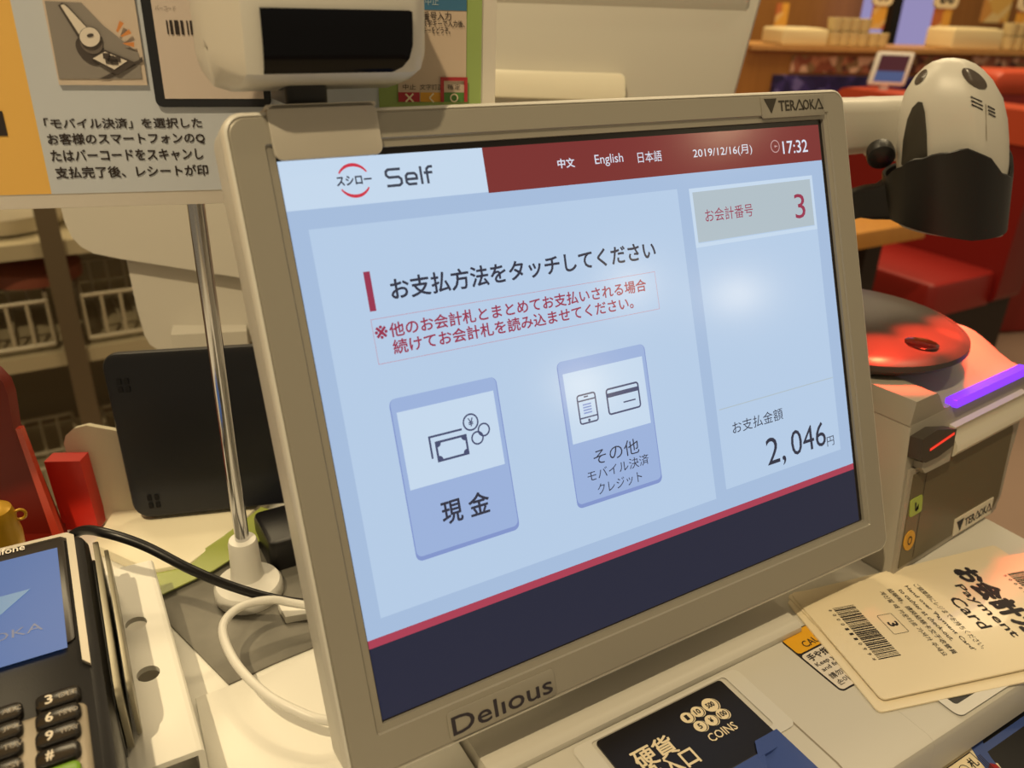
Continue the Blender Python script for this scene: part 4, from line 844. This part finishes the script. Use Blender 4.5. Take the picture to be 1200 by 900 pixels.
FOOD = noisy('food_photos', ['8a4a34', 'b87858', '5a3028', 'a06048', '8a6a48', 'd8ac90'], 34)
MENU = noisy('menu_photos', ['c05a4a', 'd8a040', 'b86a3a', 'd8b070', 'c87848'], 18)
INDIGO = noisy('indigo_pattern', ['2a2458', '1e1a48', '6a60a0', '241e50', '3a3070'], 26)
for (x0, x1) in ((930, 1022), (1068, 1100), (1140, 1290)):
    mb = MB(); a = HF.px(x0, 62, -.04); b = HF.px(x1, 86, -.04); mb.box(HF, a[0], b[1], b[0], a[1] - .01, -.05, -.04, FOOD); mb.build('photo_strip', DIV, 'strip of food photographs')
mb = MB(); a = HF.px(908, 88, -.03); b = HF.px(1290, 110, -.03); mb.box(HF, a[0], b[1] - .1, b[0], a[1], -.05, -.028, INDIGO); mb.build('patterned_cloth', DIV, 'indigo patterned cloth band')
# a red seat back in front of the divider
t = thing('booth_seat_back', HF(.45, -.3, .40), 'red booth seat back with padded top at the right edge behind the scanner', 'seat back'); t.location.z = FL; t['base'] = tuple(t.location)
mb = MB(); a = HF.px(1168, 82, .40); b2 = HF.px(1330, 78, .40)
mb.box(HF, a[0], FL - HD.z + .001, b2[0], a[1] - .07, .28, .40, RED, bev=.02); mb.build('panel', t)
mb = MB(); mb.prism(HF, rrect(a[0], a[1] - .09, b2[0], a[1], .04), .27, .415, REDO, .03); mb.build('top_roll', t, 'lighter red padded top')
# boxes and cups on the shelf
CUPM = mat('cream_ceramic', 'd3bd8a', .4); BOXM = mat('cream_box', 'e6d3a4', .5)
def tray(x0, x1, y0, label):
    mb = MB(); a = HF.px(x0, 56, -.05); b = HF.px(x1, 56, -.05); c = HF.px(x0, y0, -.05); mb.box(HF, a[0], .0045, b[0], c[1], -.22, -.05, BOXM, .01, .006)
    mb.box(HF, a[0] + .02, c[1] - .0, b[0] - .02, c[1] + .003, -.20, -.07, mat('box_lid', 'f0e2bc', .5)); o = mb.build('serving_box'); return tag(o, label, 'box', 'cream boxes on the divider shelf')
tray(915, 968, 33, 'cream box on the divider shelf left of the cups'); tray(1114, 1172, 33, 'cream box on the divider shelf above the scanner')
def cup(x, row, first=[None]):
    a = HF.px(x, 50, -.09)[0]
    if first[0] is None:
        mb = MB(); fr = F(HF(0, 0, 0), HF.x, HF.n); mb.lathe(F(HF(a, .0046, -.09), (1, 0, 0), (0, 1, 0)), 0, 0, [(0, 0), (.020, 0), (.026, .004), (.031, .05), (.030, .051), (.026, .01), (0, .008)], CUPM, 20); o = mb.build('tea_cup'); o.location = HF(a, .0046, -.09); o['ax'] = a; first[0] = o
        tag(o, 'cream tea cups standing in rows on the divider shelf', 'cup', 'tea cups on the divider shelf')
        o = first[0]
    else: o = first[0].copy(); COL.objects.link(o)
    o.location = HF(a, .0046 + row * .052, -.09); return o
k = 0
for row in (0, 1):
    for x in (975, 986, 997, 1008) + (() if row else (1021, 1031)): cup(x, row)
for row in (0, 1):
    for x in (1180, 1190, 1202): cup(x, row)
dt = thing('order_tablet', HF(0, -.1, .3), 'white framed order tablet with maroon and blue screen in the booth', 'tablet')
q = at(1047, 97, D=3.02); dt.location = q; dt['base'] = tuple(q)
DTf = F(q, (.80, -.58, 0), (.10, .14, .98)); a0 = DTf.px(1018, 98); a1 = DTf.px(1062, 60); dxs = DTf.px(1030, 60)[0] - a0[0]
def dq(x0, y0, x1, y1): return [DTf.px(x, y) for x, y in ((x0, y1), (x1, y1), (x1, y0), (x0, y0))]
Q = [DTf.px(*p) for p in ((1017, 99), (1060, 99), (1073, 61), (1030, 60))]
w_ = (Q[1][0] - Q[0][0]); DT2 = F(DTf(*Q[0]), DTf.x, DTf(*Q[3]) - DTf(*Q[0])); hq = (DTf(*Q[3]) - DTf(*Q[0])).length
mb = MB(); mb.prism(DT2, rrect(0, 0, w_, hq, .008), -.015, 0, WHITE, .003); mb.build('frame', dt)
mb = MB(); mb.rect(DT2, .014, hq * .42, w_ - .014, hq - .012, .0008, mat('tablet_maroon', '4a1424', .3, emit=.8)); mb.rect(DT2, .014, .012, w_ - .014, hq * .42, .0008, mat('tablet_blue', '4a5a86', .3, emit=.8)); mb.build('screen', dt, 'lit maroon and blue screen')
mb = MB(); mb.box(DT2, w_ * .4, -.02, w_ * .6, .01, -.03, -.012, WHITE); mb.build('stand', dt)
# banners, windows and posts above the shelf
def banner(x0, x1, ytag, ybot, label, tagtext, slant=0):
    a = HF.px(x0, ybot, -.42); b = HF.px(x1, ybot, -.42); t = HF.px(x0, ytag, -.42)[1]
    mb = MB(); mb.box(HF, a[0], a[1], b[0], t, -.43, -.42, MENU); o = mb
    if tagtext:
        mb.box(HF, a[0] - .01, t, b[0] + .015, t + .11, -.432, -.415, mat('tag_cream', 'e3d3b0', .5), .02); mb.text(HF, tagtext, a[0] + .004, t + .018, b[0] - .004, t + .09, -.413, INK, .03)
    o = mb.build('menu_banner'); return tag(o, label, 'banner', 'hanging menu banners')
banner(905, 919, 3, 44, 'menu banner at the far left end of the divider shelf', '')
banner(1019, 1035, 6, 34, 'menu banner between the two lit windows', '60')
banner(1086, 1106, 9, 55, 'menu banner right of the second window with number tag', '60')
banner(1190, 1212, 13, 30, 'menu banner at the right edge of the photo', '66')
LAV = mat('lavender_window', 'a59ccf', .4, emit=.75)
def win(n_, x0, x1, y1):
    a = HF.px(x0, y1, -1.30); b = HF.px(x1, y1, -1.30); mb = MB(); mb.box(HF, a[0], a[1], b[0], a[1] + .9, -1.32, -1.30, LAV); mb.box(HF, a[0] - .02, a[1] - .03, b[0] + .02, a[1], -1.33, -1.28, ORANGE); o = mb.build('window_%d' % n_); structure(o)
win(1, 1006, 1038, 44); win(2, 1050, 1088, 54)
mb = MB(); a = HF.px(1038, 52, -1.0); b = HF.px(1048, 52, -1.0); mb.box(HF, a[0], FL - HD.z + .001, b[0], .6, -1.06, -1.0, BLACKM); o = mb.build('trim_1'); structure(o)
mb = MB(); a = HF.px(1150, 26, -1.2); b = HF.px(1180, 26, -1.2); mb.box(HF, a[0], a[1], b[0], a[1] + .35, -1.22, -1.2, noisy('warm_poster_print', ['e8b860', 'e0a050', 'f0d090', 'd08848'], 9)); o = mb.build('food_poster'); tag(o, 'warm golden food poster above the right cream box', 'poster')
mb = MB(); a = HF.px(869, 20, -.25); b = HF.px(889, 20, -.25); mb.box(HF, a[0] - .02, FL - HD.z + .001, a[0] + .03, .5, -.48, -.40, wood('post_wood', '9a6428', 'b47a38')); o = mb.build('trim_2'); structure(o)
